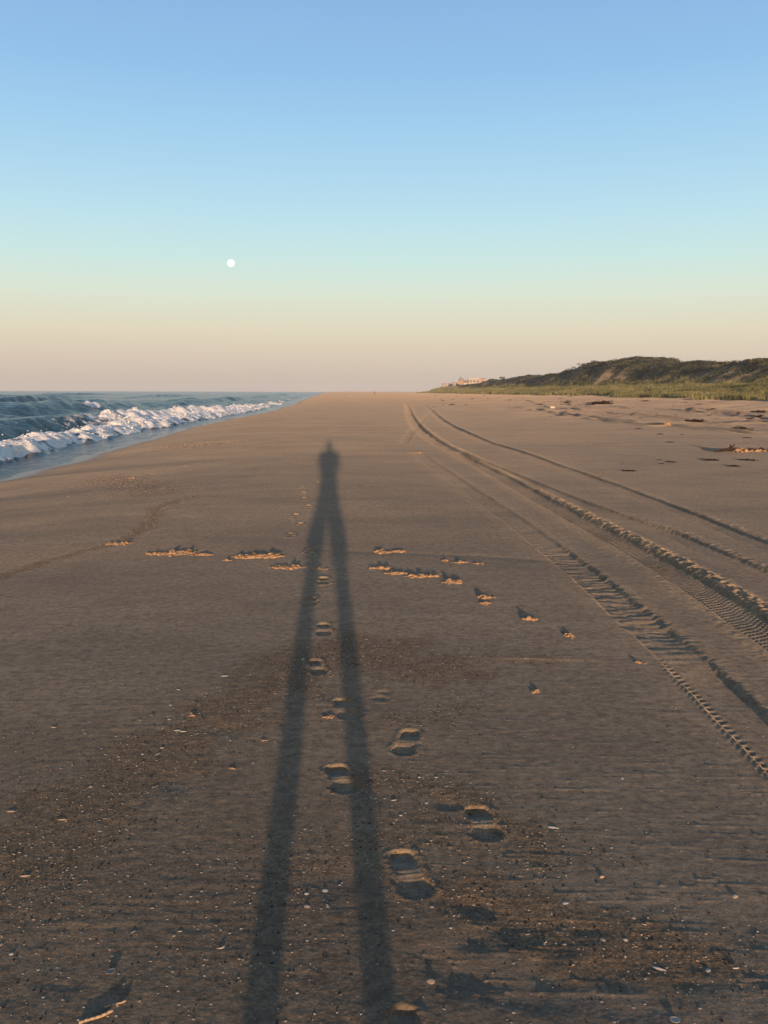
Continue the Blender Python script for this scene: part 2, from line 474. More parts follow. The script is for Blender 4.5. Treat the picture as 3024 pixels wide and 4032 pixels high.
        cx, cy = G(px, py)
        m = np.nonzero((np.abs(x - cx) < 1.2) & (np.abs(y - cy) < 0.5))[0]
        e = ((x[m] - cx) / (0.62 * sx)) ** 2 + ((y[m] - cy + 0.25 * (x[m] - cx)) / (1.5 * sy)) ** 2
        z[m] -= 0.38 * dp * np.exp(-e * (1 + 0.8 * perlin(x[m] / 0.12, y[m] / 0.12, 61)))
    return z, dry_lit, shell, rough

def height(x, y):
    x = np.atleast_1d(np.asarray(x, dtype=np.float64)); y = np.atleast_1d(np.asarray(y, dtype=np.float64))
    z, *_ = detail(x, y, np.full(x.shape, 0.004))
    return coarse(x, y) + z

def polar_grid(rows, az):
    Rr, A = np.meshgrid(rows, az, indexing='ij')
    x = (Rr * np.sin(A)).ravel(); y = (Rr * np.cos(A)).ravel()
    sp = np.maximum(np.gradient(rows)[:, None], Rr * np.gradient(az)[None, :]).ravel()
    nr, na = len(rows), len(az)
    i = np.arange(nr - 1)[:, None] * na + np.arange(na - 1)[None, :]
    F = np.stack([i, i + na, i + na + 1, i + 1], -1).reshape(-1, 4)
    return x, y, sp, F

# ------------------------------------------------------------------ materials
def mat(name):
    m = bpy.data.materials.new(name)
    m.use_nodes = True
    nt = m.node_tree
    b = nt.nodes['Principled BSDF']
    return m, nt, b

class N:
    def __init__(s, nt): s.nt = nt
    def new(s, t, **kw):
        n = s.nt.nodes.new(t)
        for k, v in kw.items(): setattr(n, k, v)
        return n
    def L(s, a, b): s.nt.links.new(a, b)
    def noise(s, vec, scale, detail=2.0, rough=0.5):
        n = s.new('ShaderNodeTexNoise'); n.inputs['Scale'].default_value = scale
        n.inputs['Detail'].default_value = detail; n.inputs['Roughness'].default_value = rough
        if vec is not None: s.L(vec, n.inputs['Vector'])
        return n.outputs['Fac']
    def ramp(s, fac, stops):
        n = s.new('ShaderNodeValToRGB'); e = n.color_ramp.elements
        while len(e) < len(stops): e.new(0.5)
        for k, (p, c) in enumerate(stops):
            e[k].position = p; e[k].color = c if len(c) == 4 else (*c, 1)
        s.L(fac, n.inputs[0]); return n.outputs[0]
    def mix(s, fac, a, b, mode='MIX'):
        n = s.new('ShaderNodeMix', data_type='RGBA', blend_type=mode)
        for sock, v in ((n.inputs[0], fac), (n.inputs[6], a), (n.inputs[7], b)):
            if isinstance(v, (int, float)): sock.default_value = v
            elif isinstance(v, tuple): sock.default_value = (*v, 1) if len(v) == 3 else v
            else: s.L(v, sock)
        return n.outputs[2]
    def math(s, op, a, b=0.0, clamp=False):
        n = s.new('ShaderNodeMath', operation=op, use_clamp=clamp)
        for sock, v in zip(n.inputs, (a, b)):
            if isinstance(v, (int, float)): sock.default_value = v
            else: s.L(v, sock)
        return n.outputs[0]
    def attr(s, name):
        return s.new('ShaderNodeAttribute', attribute_name=name).outputs['Fac']
    def obj(s): return s.new('ShaderNodeTexCoord').outputs['Object']
    def mapping(s, vec, scale):
        n = s.new('ShaderNodeMapping'); n.inputs['Scale'].default_value = scale
        s.L(vec, n.inputs['Vector']); return n.outputs[0]
    def bump(s, h, dist, strength=1.0, normal=None):
        n = s.new('ShaderNodeBump'); n.inputs['Strength'].default_value = strength; n.inputs['Distance'].default_value = dist
        s.L(h, n.inputs['Height'])
        if normal is not None: s.L(normal, n.inputs['Normal'])
        return n.outputs[0]

def flat_mat(name, col, rough=0.8, var=0.25, scale=8.0, bump=0.0, col2=None):
    m, nt, b = mat(name); n = N(nt)
    f = n.noise(n.obj(), scale, 4, 0.6)
    lo = tuple(c * (1 - var) for c in col); hi = tuple(min(1, c * (1 + var)) for c in (col2 or col))
    n.L(n.ramp(f, [(0.3, lo), (0.7, hi)]), b.inputs['Base Color'])
    b.inputs['Roughness'].default_value = rough
    b.inputs['Specular IOR Level'].default_value = 0.12
    b.inputs['Diffuse Roughness'].default_value = 0.6
    if bump: n.L(n.bump(n.noise(n.obj(), scale * 3, 5, 0.6), bump), b.inputs['Normal'])
    return m

def sand_material():
    m, nt, b = mat('sand'); n = N(nt)
    P = n.obj()
    big = n.noise(P, 0.35, 4, 0.6)
    mid = n.noise(n.mapping(P, (0.6, 1.5, 1)), 2.2, 5, 0.65)
    fine = n.noise(P, 20.0, 7, 0.84)
    base = n.ramp(mid, [(0.3, (0.238, 0.185, 0.123)), (0.7, (0.300, 0.235, 0.155))])
    base = n.mix(n.math('MULTIPLY', big, 0.35), base, (0.200, 0.160, 0.122))
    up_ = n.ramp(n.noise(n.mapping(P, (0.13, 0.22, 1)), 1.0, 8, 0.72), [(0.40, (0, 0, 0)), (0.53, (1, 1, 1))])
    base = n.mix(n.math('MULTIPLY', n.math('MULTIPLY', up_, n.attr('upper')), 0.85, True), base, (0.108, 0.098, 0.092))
    # darker grit where shells gather, paler for loose dried sand, painted far haze and sunlit print walls
    grit = n.ramp(n.noise(P, 95.0, 2, 0.6), [(0.35, (0.085, 0.056, 0.030)), (0.62, (0.26, 0.175, 0.095)), (0.80, (0.40, 0.32, 0.23))])
    base = n.mix(n.math('MULTIPLY', n.attr('shell'), 0.75, True), base, grit)
    base = n.mix(n.math('MULTIPLY', n.attr('dry_lit'), 0.9, True), base, (0.40, 0.285, 0.165))
    base = n.mix(n.attr('veg'), base, n.ramp(n.noise(P, 0.5, 5, 0.7), [(0.35, (0.035, 0.045, 0.018)), (0.65, (0.11, 0.10, 0.05))]))
    spk = n.ramp(fine, [(0.36, (0.50, 0.49, 0.49)), (0.5, (1, 1, 1)), (0.64, (1.45, 1.42, 1.38))])
    base = n.mix(0.8, base, spk, 'MULTIPLY')
    damp = n.ramp(n.noise(n.mapping(P, (0.45, 0.8, 1)), 0.9, 5, 0.6), [(0.42, (0, 0, 0)), (0.68, (1, 1, 1))])
    base = n.mix(n.math('MULTIPLY', damp, 0.36), base, (0.125, 0.100, 0.078))
    base = n.mix(n.math('MULTIPLY', n.attr('wet'), 0.7), base, (0.075, 0.062, 0.052))
    n.L(base, b.inputs['Base Color'])
    n.L(n.mix(n.attr('wet'), (0.92, 0.92, 0.92), (0.30, 0.30, 0.30)), b.inputs['Roughness'])
    b.inputs['Roughness'].default_value = 0.92
    b.inputs['Diffuse Roughness'].default_value = 1.0
    b.inputs['Specular IOR Level'].default_value = 0.15
    h1 = n.noise(P, 130.0, 4, 0.7)
    h2 = n.noise(n.mapping(P, (0.5, 1.6, 1)), 18.0, 5, 0.65)
    nb = n.bump(h2, 0.012, 0.55)
    nb = n.bump(h1, 0.0045, 0.9, nb)
    n.L(nb, b.inputs['Normal'])
    return m

def sea_material():
    m, nt, b = mat('sea_water'); n = N(nt)
    P = n.obj()
    foam = n.attr('foam')
    fn = n.noise(n.mapping(P, (1.3, 0.8, 1)), 1.5, 9, 0.70)
    f = n.math('ADD', foam, n.math('MULTIPLY', n.math('SUBTRACT', fn, 0.5), 2.0))
    f = n.ramp(f, [(0.42, (0, 0, 0)), (0.62, (1, 1, 1))])
    f = n.math('MULTIPLY', f, n.ramp(foam, [(0.02, (0, 0, 0)), (0.15, (1, 1, 1))]), True)
    col = n.ramp(n.noise(P, 0.08, 3, 0.6), [(0.35, (0.018, 0.058, 0.076)), (0.65, (0.032, 0.088, 0.105))])
    col = n.mix(n.attr('swash'), col, (0.055, 0.065, 0.070))
    n.L(n.mix(f, col, (0.90, 0.82, 0.70)), b.inputs['Base Color'])
    rr = n.mix(f, n.mix(n.attr('swash'), (0.17, 0.17, 0.17), (0.16, 0.16, 0.16)), (0.85, 0.85, 0.85))
    n.L(rr, b.inputs['Roughness'])
    b.inputs['IOR'].default_value = 1.26
    calm = n.math('SUBTRACT', 1.0, n.math('MULTIPLY', n.attr('swash'), 0.55))
    w1 = n.noise(n.mapping(P, (1.0, 0.6, 1)), 1.4, 6, 0.68)
    w2 = n.noise(n.mapping(P, (1.0, 0.5, 1)), 0.35, 4, 0.6)
    h = n.math('ADD', n.math('MULTIPLY', w1, 0.55), n.math('MULTIPLY', w2, 1.4))
    nb = n.bump(n.math('MULTIPLY', n.math('MULTIPLY', h, calm), n.math('SUBTRACT', 1.0, f)), 1.2, 1.0)
    nb = n.bump(n.math('MULTIPLY', n.noise(P, 3.0, 4, 0.55), f), 0.18, 0.6, nb)
    n.L(nb, b.inputs['Normal'])
    return m

def leaf_mat(name, c0, c1, scale=3.0, trans=0.25):
    m, nt, b = mat(name); n = N(nt)
    f = n.noise(n.obj(), scale, 3, 0.6)
    col = n.ramp(f, [(0.3, c0), (0.7, c1)])
    n.L(col, b.inputs['Base Color'])
    b.inputs['Roughness'].default_value = 0.7
    b.inputs['Specular IOR Level'].default_value = 0.2
    tr = n.new('ShaderNodeBsdfTranslucent'); n.L(col, tr.inputs['Color'])
    mx = n.new('ShaderNodeMixShader'); mx.inputs[0].default_value = trans
    n.L(b.outputs[0], mx.inputs[1]); n.L(tr.outputs[0], mx.inputs[2])
    n.L(mx.outputs[0], nt.nodes['Material Output'].inputs['Surface'])
    return m

M_SAND = sand_material()
M_SEA = sea_material()
M_GRASS = leaf_mat('beach_grass', (0.13, 0.135, 0.048), (0.42, 0.35, 0.15), 0.16, 0.3)
M_SCRUB = leaf_mat('scrub_leaf', (0.050, 0.050, 0.026), (0.175, 0.155, 0.075), 0.10, 0.10)
M_BARK = flat_mat('bark', (0.07, 0.05, 0.035), 0.9)
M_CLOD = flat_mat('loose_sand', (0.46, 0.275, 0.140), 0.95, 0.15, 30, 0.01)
M_SHELL = flat_mat('shell_white', (0.50, 0.44, 0.36), 0.7, 0.22, 60)
M_SHELLW = flat_mat('shell_hash', (0.42, 0.37, 0.30), 0.6, 0.3, 60)
M_SHELLT = flat_mat('shell_tan', (0.46, 0.33, 0.22), 0.5, 0.2, 40)
M_SHELLG = flat_mat('shell_grey', (0.34, 0.29, 0.23), 0.5, 0.2, 40)
M_WEED = flat_mat('dry_seaweed', (0.028, 0.017, 0.012), 0.85, 0.4, 12)
M_WOOD = flat_mat('driftwood', (0.055, 0.034, 0.022), 0.85, 0.4, 9, 0.02)
M_REED = flat_mat('dry_reed', (0.48, 0.34, 0.20), 0.7, 0.2, 20)

# ------------------------------------------------------------------ beach
def grow(a, b, f):
    out = [a]
    while out[-1] < b: out.append(out[-1] + f(out[-1]))
    return out
def dr(r):
    if r < 1.7: return 0.03
    if r < 16: return min(max(0.78 * r * r / 1416, 0.002), 0.0135)
    return min(0.0135 * (r / 16) ** 1.45, 0.02 * r)
rows = np.array([0.15] + grow(0.3, 2600, dr))
az_in = np.radians(np.arange(-27.5, 27.5, 0.068))
az_l = np.radians(np.concatenate([np.arange(-180, -60, 6), np.arange(-60, -40, 1), np.arange(-40, -27.5, 0.2)]))
az = np.concatenate([az_l, az_in, -az_l[::-1]])
x, y, sp, F = polar_grid(rows, az)
zc = coarse(x, y)
zd, dry_lit, shell, rough = detail(x, y, sp)
u = x + BEND * y
Hh = np.interp(y, DV, DH)
veg = sst(63, 72, u + 3 * perlin(x / 4, y / 6, 30)) * sst(1.5, 3, Hh) * (1 - 0.85 * bare_at(u, y))
veg = np.maximum(veg, 0.75 * sst(0.104, 0.125, u / np.maximum(y, 1)) * sst(590, 660, y))
Z = zc + zd
me = np_mesh('beach', np.stack([x, y, Z], 1), F, True, dict(dry_lit=np.clip(dry_lit, 0, 1), shell=np.clip(shell, 0, 1), veg=np.clip(veg, 0, 1), upper=rough, wet=sst(-7.2, -8.3, u - shore_shift(y))))
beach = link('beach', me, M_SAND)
tag(beach, kind='structure')
print('beach verts', len(Z))
del zd, zc

def ground(x, y):
    return float(height(x, y)[0])

# ------------------------------------------------------------------ sea
def sea_surface(x, y, sp):
    u = x + BEND * y - shore_shift(y)
    v = y
    off = sst(-10.5, -16, u)                 # 0 in the swash, 1 at sea
    z = np.zeros_like(u); foam = np.zeros_like(u)
    def crest(uc, amp, back, face):
        s = u - uc
        return amp * np.where(s < 0, np.exp(-(s / back) ** 2), np.exp(-(s / face) ** 2)), s
    # the wave breaking by the beach
    uc = np.interp(v, [-60, 20, 34, 48, 57, 78, 100, 140, 3000], [-20, -19, -17, -15.2, -13.6, -13.6, -12.8, -12.6, -12.6]) + 0.5 * perlin(v / 9, v * 0, 40)
    amp = np.interp(v, [-60, 20, 40, 50, 60, 80, 105, 130, 3000], [.5, .62, .8, .85, .8, .68, .45, .25, .25])
    a, s = crest(uc, amp, 3.2, 1.25)
    z += a
    br = np.interp(v, [30, 44, 52, 60, 100, 118, 130], [0, .15, .55, 1, 1, .6, 0])
    br = np.maximum(br, sst(0.1, 0.4, perlin(v / 30., v * 0 + 2, 41)) * sst(130, 150, v))
    f = br * sst(-0.7, 0.1, s) * (1 - sst(1.9, 2.9, s))
    f = np.maximum(f, 0.42 * sst(36, 46, v) * (1 - sst(54, 60, v)) * np.exp(-((s + 0.1) / 0.35) ** 2))
    foam = np.maximum(foam, f)
    # the bore in front of it
    ub = -10.75 + 0.5 * perlin(v / 6, v * 0 + 7, 42)
    top = np.interp(v, [0, 25, 40, 60, 90, 115, 140], [.26, .32, .30, .27, .22, .15, .10])
    wid = np.interp(v, [0, 25, 34, 60, 100, 3000], [3.6, 3.4, 2.4, 1.9, 1.6, 1.5])
    s2 = u - ub
    b = sst(0.05, -0.55, s2) * (1 - sst(wid * 0.5, wid * 1.5, -s2))
    patch = np.where(v < 130, 1.0, sst(-0.1, 0.25, perlin(v / 24., v * 0 + 4, 43)))
    z += top * b * patch
    torn = 0.55 + 0.45 * sst(-0.45, 0.15, perlin(x / 1.3, y / 2.2, 63) + 0.5 * perlin(x / 0.5, y / 0.7, 64))
    foam = np.maximum(foam, sst(0.45, -0.1, s2) * (1 - sst(wid * 0.5, wid * 1.6, -s2)) * patch * torn)
    # swells farther out
    for (u0, v0, lv, am) in ((-30.5, 98, 26, .75), (-32.5, 70, 20, .55), (-25, 209, 34, .75), (-56, 157, 24, 1.0), (-41, 120, 40, .45), (-46, 74, 22, .5), (-27, 150, 22, .5), (-30, 178, 18, .5), (-75, 230, 50, .8), (-60, 320, 60, .8), (-100, 260, 40, .8), (-24, 300, 40, .7), (-24, 420, 50, .8), (-120, 420, 70, .9), (-90, 150, 40, .6)):
        a, s3 = crest(u0 + 0.03 * (v - v0) + 0.8 * perlin(v / 12., v * 0 + u0, 44), 1.35 * am * np.exp(-((v - v0) / lv) ** 2), 3.8, 1.3)
        z += a
        if u0 == -30.5:
            foam = np.maximum(foam, np.exp(-((v - 105) / 3.2) ** 4) * sst(-0.3, 0.1, s3) * (1 - sst(0.9, 1.7, s3)))
    far = sst(230, 330, v)
    foam = np.maximum(foam, far * sst(0.25, 0.45, perlin(v / 45., u / 7., 46)) * sst(-30, -22, u) * (1 - sst(-12, -10.5, u)))
    z += 0.35 * np.sin(u / 3.4 + 2.0 * perlin(u / 40, v / 50, 45)) * sst(0.0, 0.5, perlin(u / 22., v / 34., 47)) * sst(-22, -34, u)
    # chop
    z += (octave(x, y, 5.0, .20, sp, 31, 1, 1.6) + octave(x, y, 1.9, .19, sp, 32, 1, 1.5) + octave(x, y, 0.8, .07, sp, 33, 1, 1.4)) * off
    z += octave(x, y, 0.9, .012, sp, 34) * (1 - off)
    # boiling foam
    bil = np.abs(octave(x, y, 2.4, .62, sp, 38)) + np.abs(octave(x, y, 1.0, .46, sp, 35)) + np.abs(octave(x, y, 0.42, .20, sp, 36)) + np.abs(octave(x, y, 0.2, .07, sp, 37))
    z += foam * (bil - 0.12) * 0.68
    sw = sst(-12.0, -10.2, u) * (1 - foam)
    z *= sst(-8.0, -10.0, u)
    # thin lace of foam in the swash
    lace = sst(0.25, 0.55, perlin(u / 0.35, v / 4.0, 48) + 0.3 * perlin(u / 0.2, v / 0.9, 49)) * sst(-10.9, -10.2, u) * 0.42
    return SEA_Z + z, np.clip(np.maximum(foam, lace), 0, 1), sw

srows = np.array([6.0] + grow(8, 2500, lambda r: 0.10 if r < 25 else min(0.0042 * r, 0.10 + 0.0026 * (r - 25)) if r < 220 else 0.012 * r))
saz = np.radians(np.concatenate([np.arange(-180, -60, 4), np.arange(-60, -28, 1), np.arange(-28, 3.0, 0.072), np.arange(3.0, 20, 1.0)]))
x, y, sp, F = polar_grid(srows, saz)
z, foam, swash = sea_surface(x, y, sp)
u = x + BEND * y - shore_shift(y)
keep = (u < -6.0)
kf = keep[F].any(1)
F = F[kf]
used = np.unique(F); remap = np.full(len(x), -1); remap[used] = np.arange(len(used))
me = np_mesh('sea', np.stack([x, y, z], 1)[used], remap[F], True, dict(foam=foam[used], swash=swash[used]))
sea = link('sea', me, M_SEA)
tag(sea, kind='structure')
#@@MORE
# ------------------------------------------------------------------ loose foam thrown up along the breakers
def ico_arrays(sub):
    bm = bmesh.new(); bmesh.ops.create_icosphere(bm, subdivisions=sub, radius=1.0)
    V = np.array([v.co[:] for v in bm.verts]); Fc = np.array([[v.index for v in f.verts] for f in bm.faces]); bm.free()
    return V, Fc
ICO1 = ico_arrays(1); ICO2 = ico_arrays(2); ICO3 = ico_arrays(3)

def blobs(centers, radii, ico, jitter=0.25, squash=None, seed=0):
    V0, F0 = ico
    g = np.random.default_rng(seed)
    n = len(centers)
    V = np.repeat(V0[None], n, 0)
    dirs = g.normal(size=(n, 3, 3)); 
    # random rotation by QR
    q = np.linalg.qr(dirs)[0]
    V = np.einsum('nij,nkj->nki', q, V)
    bump_ = 1 + jitter * np.sin(V[:, :, :1] * 3.1 + g.random((n, 1, 1)) * 6) * np.cos(V[:, :, 1:2] * 2.7 + g.random((n, 1, 1)) * 6) + jitter * 0.5 * (g.random((n, len(V0), 1)) - 0.5)
    V = V * bump_ * np.asarray(radii)[:, None, None]
    if squash is not None: V[:, :, 2] *= squash
    V = V + np.asarray(centers)[:, None, :]
    Fa = F0[None] + (np.arange(n) * len(V0))[:, None, None]
    return V.reshape(-1, 3), Fa.reshape(-1, 3)

m, nt, b = mat('sea_foam')
b.inputs['Base Color'].default_value = (0.90, 0.82, 0.70, 1); b.inputs['Roughness'].default_value = 0.7
nn = N(nt); nn.L(nn.bump(nn.noise(nn.obj(), 4.0, 4, 0.5), 0.08), b.inputs['Normal'])
M_FOAM = m
g = np.random.default_rng(21)
cy = np.exp(g.uniform(math.log(16), math.log(210), 60000)); cu = g.uniform(-19, -10.4, 60000)
cx = cu + shore_shift(cy) - BEND * cy
cz, cf, _ = sea_surface(cx, cy, np.full(cx.shape, 0.3))
k = (cf > 0.68) & (g.random(60000) < 0.40)
cx, cy, cz, cf = cx[k], cy[k], cz[k], cf[k]
rad = 0.02 + 0.075 * g.random(len(cx)) ** 2.5
lift = np.where(g.random(len(cx)) < 0.16, g.random(len(cx)) ** 1.5 * 0.30, 0.0)
rad = np.where(lift > 0.02, rad * 0.35, rad)
V, Fc = blobs(np.stack([cx, cy, cz + lift + rad * 0.2], 1), rad, ICO1, 0.35, 0.8, 5)
tag(link('surf_foam', np_mesh('surf_foam', V, Fc), M_FOAM), 'white tumbling foam of the waves breaking along the beach', 'foam', kind='stuff')

# ------------------------------------------------------------------ moon
mm, nt, b = mat('moonlight')
nn = N(nt)
b.inputs['Base Color'].default_value = (0.1, 0.1, 0.1, 1)
nn.L(nn.ramp(nn.noise(nn.obj(), 0.035, 3, 0.6), [(0.3, (0.86, 0.88, 0.84)), (0.7, (1, 1, 0.97))]), b.inputs['Emission Color'])
b.inputs['Emission Strength'].default_value = 1.0 / 2 ** EXPO
d = (CAM_M.to_3x3() @ Vector(((909 - 1512) / FPX, -(1036 - 2016) / FPX, -1.0))).normalized()
V, Fc = ICO3
tag(link('moon', np_mesh('moon', V * (9000 * 14.8 / FPX * 0.98), Fc), mm, loc=d * 9000 + Vector((0, 0, CAMH))), 'full moon, a small round white disc in the sky above the sea', 'moon')

# ------------------------------------------------------------------ the photographer, whose shadow lies down the beach
def skin(name, pts, edges, rad, sub=2, root=0):
    me = bpy.data.meshes.new(name)
    me.from_pydata(pts, edges, [])
    o = bpy.data.objects.new(name, me); COL.objects.link(o)
    md = o.modifiers.new('skin', 'SKIN'); md.use_smooth_shade = True
    sv = me.skin_vertices[0].data if me.skin_vertices else None
    if sv is None:
        bm = bmesh.new(); bm.from_mesh(me); bm.verts.layers.skin.verify(); bm.to_mesh(me); bm.free()
        sv = me.skin_vertices[0].data
    for i, r in enumerate(rad):
        sv[i].radius = (r, r) if isinstance(r, (int, float)) else r
        sv[i].use_root = (i == root)
    if sub:
        ms = o.modifiers.new('sub', 'SUBSURF'); ms.levels = sub; ms.render_levels = sub
    dg = bpy.context.evaluated_depsgraph_get()
    out = bpy.data.meshes.new_from_object(o.evaluated_get(dg))
    bpy.data.objects.remove(o)
    for p in out.polygons: p.use_smooth = True
    return out

M_SKIN = flat_mat('skin', (0.50, 0.31, 0.22), 0.5, 0.08, 6)
M_SHIRT = flat_mat('shirt_cloth', (0.20, 0.23, 0.27), 0.9, 0.1, 30)
M_SHORT = flat_mat('shorts_cloth', (0.09, 0.10, 0.13), 0.9, 0.1, 30)
M_HAIR = flat_mat('hair', (0.05, 0.033, 0.022), 0.6, 0.3, 60)
M_SHOE = flat_mat('shoe', (0.14, 0.14, 0.15), 0.7, 0.15, 20)
M_PHONE = flat_mat('phone_shell', (0.02, 0.02, 0.022), 0.3, 0.05, 20)
M_GLASS = flat_mat('phone_glass', (0.01, 0.01, 0.012), 0.08, 0.05, 5)

PX, PY = 0.0, -0.46
gz = ground(PX, PY)
person = None
def build_person():
    P = []; E = []; Rr = []
    def add(p, r, parent=None):
        P.append(p); Rr.append(r)
        if parent is not None: E.append((parent, len(P) - 1))
        return len(P) - 1
    pel = add((0, 0, 0.93), (0.135, 0.10))
    sp1 = add((0, 0.00, 1.10), (0.145, 0.100), pel)
    ch = add((0, 0.01, 1.29), (0.150, 0.105), sp1)
    up = add((0, 0.01, 1.42), (0.110, 0.080), ch)
    ne = add((0, 0.025, 1.51), 0.052, up)
    h0 = add((0, 0.045, 1.575), 0.060, ne)
    h1 = add((0, 0.055, 1.645), (0.075, 0.090), h0)
    h2 = add((0, 0.045, 1.72), (0.068, 0.082), h1)
    for s in (-1, 1):
        sh = add((s * 0.178, 0.01, 1.425), 0.060, up)
        el = add((s * 0.215, 0.13, 1.155), 0.042, sh)
        fo = add((s * 0.165, 0.27, 1.32), 0.038, el)
        wr = add((s * 0.075, 0.40, 1.468), (0.027, 0.022), fo)
        pa = add((s * 0.055, 0.432, 1.515), (0.030, 0.016), wr)
        hp = add((s * 0.085, 0, 0.86), 0.088, pel)
        kn = add((s * 0.135 - 0.012, 0.02, 0.48), 0.062, hp)
        ca = add((s * 0.148 - 0.008, -0.01, 0.33), 0.059, kn)
        an = add((s * 0.160, -0.01, 0.09), 0.044, ca)
        he = add((s * 0.160, -0.01, 0.045), 0.040, an)
        to = add((s * 0.178, 0.15, 0.03), (0.036, 0.022), he)
    body = skin('body', P, E, Rr, 2, 0)
    bm = bmesh.new(); bm.from_mesh(body)
    # face: nose, brow sockets, ears
    def ball(c, r, sc=(1, 1, 1), rot=None):
        res = bmesh.ops.create_icosphere(bm, subdivisions=2, radius=r)
        for v in res['verts']:
            v.co = Vector((v.co.x * sc[0], v.co.y * sc[1], v.co.z * sc[2])) + Vector(c)
    ball((0, 0.142, 1.637), 0.016, (0.8, 1.0, 1.6))
    for s in (-1, 1):
        ball((s * 0.077, 0.045, 1.65), 0.026, (0.35, 0.7, 1.2))
    # fingers: four wrapped round the back of the phone, thumb on its face
    for s in (-1, 1):
        for k, (ln, dz) in enumerate(((0.060, 0.030), (0.068, 0.010), (0.064, -0.010), (0.052, -0.028))):
            a = Vector((s * 0.056, 0.440, 1.520 + dz))
            pts = [a, a + Vector((-s * 0.002, 0.022, 0.004)), a + Vector((-s * (0.010 + ln * 0.35), 0.030, 0.006)), a + Vector((-s * ln * 0.85, 0.029, 0.004))]
            fm = skin('finger', [tuple(p) for p in pts], [(0, 1), (1, 2), (2, 3)], [0.0095, 0.0088, 0.008, 0.0068], 2, 0)
            bm.from_mesh(fm)
        a = Vector((s * 0.060, 0.425, 1.500))
        pts = [a, a + Vector((-s * 0.010, -0.004, 0.024)), a + Vector((-s * 0.026, 0.004, 0.046))]
        bm.from_mesh(skin('thumb', [tuple(p) for p in pts], [(0, 1), (1, 2)], [0.012, 0.010, 0.008], 2, 0))
    root = empty('person', (PX, PY, gz))
    tag(root, 'person standing with legs apart holding up a phone, casting the long shadow down the beach', 'person')
    link('body', bm_mesh('body', bm), M_SKIN, root)
    # eyes and mouth
    m_eye = flat_mat('eye_white', (0.7, 0.7, 0.68), 0.2, 0.05)
    for s in (-1, 1):
        bm = bmesh.new()
        r_ = bmesh.ops.create_icosphere(bm, subdivisions=2, radius=0.012)
        for v in r_['verts']: v.co += Vector((s * 0.031, 0.126, 1.66))
        link('eye', bm_mesh('eye', bm), m_eye, root)
    bm = bmesh.new()
    r_ = bmesh.ops.create_icosphere(bm, subdivisions=2, radius=0.022)
    for v in r_['verts']: v.co = Vector((v.co.x, v.co.y * 0.3 + 0.132, v.co.z * 0.25 + 1.598))
    link('mouth', bm_mesh('mouth', bm), flat_mat('lips', (0.42, 0.19, 0.16), 0.5, 0.05), root)
    # hair cap
    V, Fc = ICO3
    V = V * np.array([0.086, 0.100, 0.090]) * (1 + 0.04 * np.sin(V[:, :1] * 17) * np.cos(V[:, 1:2] * 19)) + np.array([0, 0.036, 1.703])
    cut = (V[:, 2] > 1.648 + 0.45 * (V[:, 1] - 0.0)) 
    Fk = Fc[cut[Fc].all(1)]
    link('hair', np_mesh('hair', V, Fk), M_HAIR, root)
    # t-shirt
    P = [(0, 0, 0.88), (0, 0, 1.08), (0, 0.01, 1.29), (0, 0.01, 1.435), (0, 0.02, 1.48)]
    Rr = [(0.175, 0.130), (0.172, 0.122), (0.186, 0.128), (0.130, 0.098), (0.068, 0.068)]
    E = [(0, 1), (1, 2), (2, 3), (3, 4)]
    for s in (-1, 1):
        P += [(s * 0.188, 0.01, 1.43), (s * 0.210, 0.08, 1.29)]
        Rr += [0.076, 0.068]
        n = len(P); E += [(3, n - 2), (n - 2, n - 1)]
    link('shirt', skin('shirt', P, E, Rr, 2, 0), M_SHIRT, root)
    # loose shorts to just above the knee
    P = [(0, 0, 0.96), (0, 0, 0.87)]; Rr = [(0.150, 0.118), (0.155, 0.120)]; E = [(0, 1)]
    for s in (-1, 1):
        P += [(s * 0.095 - 0.006, 0.0, 0.80), (s * 0.120 - 0.012, 0.01, 0.62), (s * 0.130 - 0.014, 0.015, 0.52)]
        Rr += [0.122, 0.108, 0.102]
        n = len(P); E += [(1, n - 3), (n - 3, n - 2), (n - 2, n - 1)]
    link('shorts', skin('shorts', P, E, Rr, 2, 0), M_SHORT, root)
    for s in (-1, 1):
        P = [(s * 0.160, -0.035, 0.045), (s * 0.163, 0.03, 0.045), (s * 0.172, 0.11, 0.038), (s * 0.182, 0.185, 0.028), (s * 0.160, -0.012, 0.09)]
        link('shoe', skin('shoe', P, [(0, 1), (1, 2), (2, 3), (0, 4)], [(0.042, 0.045), (0.045, 0.045), (0.050, 0.036), (0.040, 0.026), 0.044], 2, 0), M_SHOE, root)
    return root
person = build_person()

def box_bm(bm, c, s, bev=0.0):
    r_ = bmesh.ops.create_cube(bm, size=1.0)
    for v in r_['verts']: v.co = Vector((v.co.x * s[0], v.co.y * s[1], v.co.z * s[2])) + Vector(c)
    if bev:
        es = list({e for v in r_['verts'] for e in v.link_edges})
        bmesh.ops.bevel(bm, geom=es, offset=bev, segments=2, affect='EDGES')
phone = empty('phone', (0.0, -0.012, CAMH - 0.052))
phone.rotation_euler = (-PITCH, 0, 0)
tag(phone, 'thin dark phone held upright in both hands by the standing person', 'phone')
bm = bmesh.new(); box_bm(bm, (0, 0, 0), (0.067, 0.0072, 0.138), 0.003); link('case', bm_mesh('case', bm, False), M_PHONE, phone)
bm = bmesh.new(); box_bm(bm, (0, -0.0042, 0), (0.060, 0.0008, 0.112)); link('screen', bm_mesh('screen', bm, False), M_GLASS, phone)

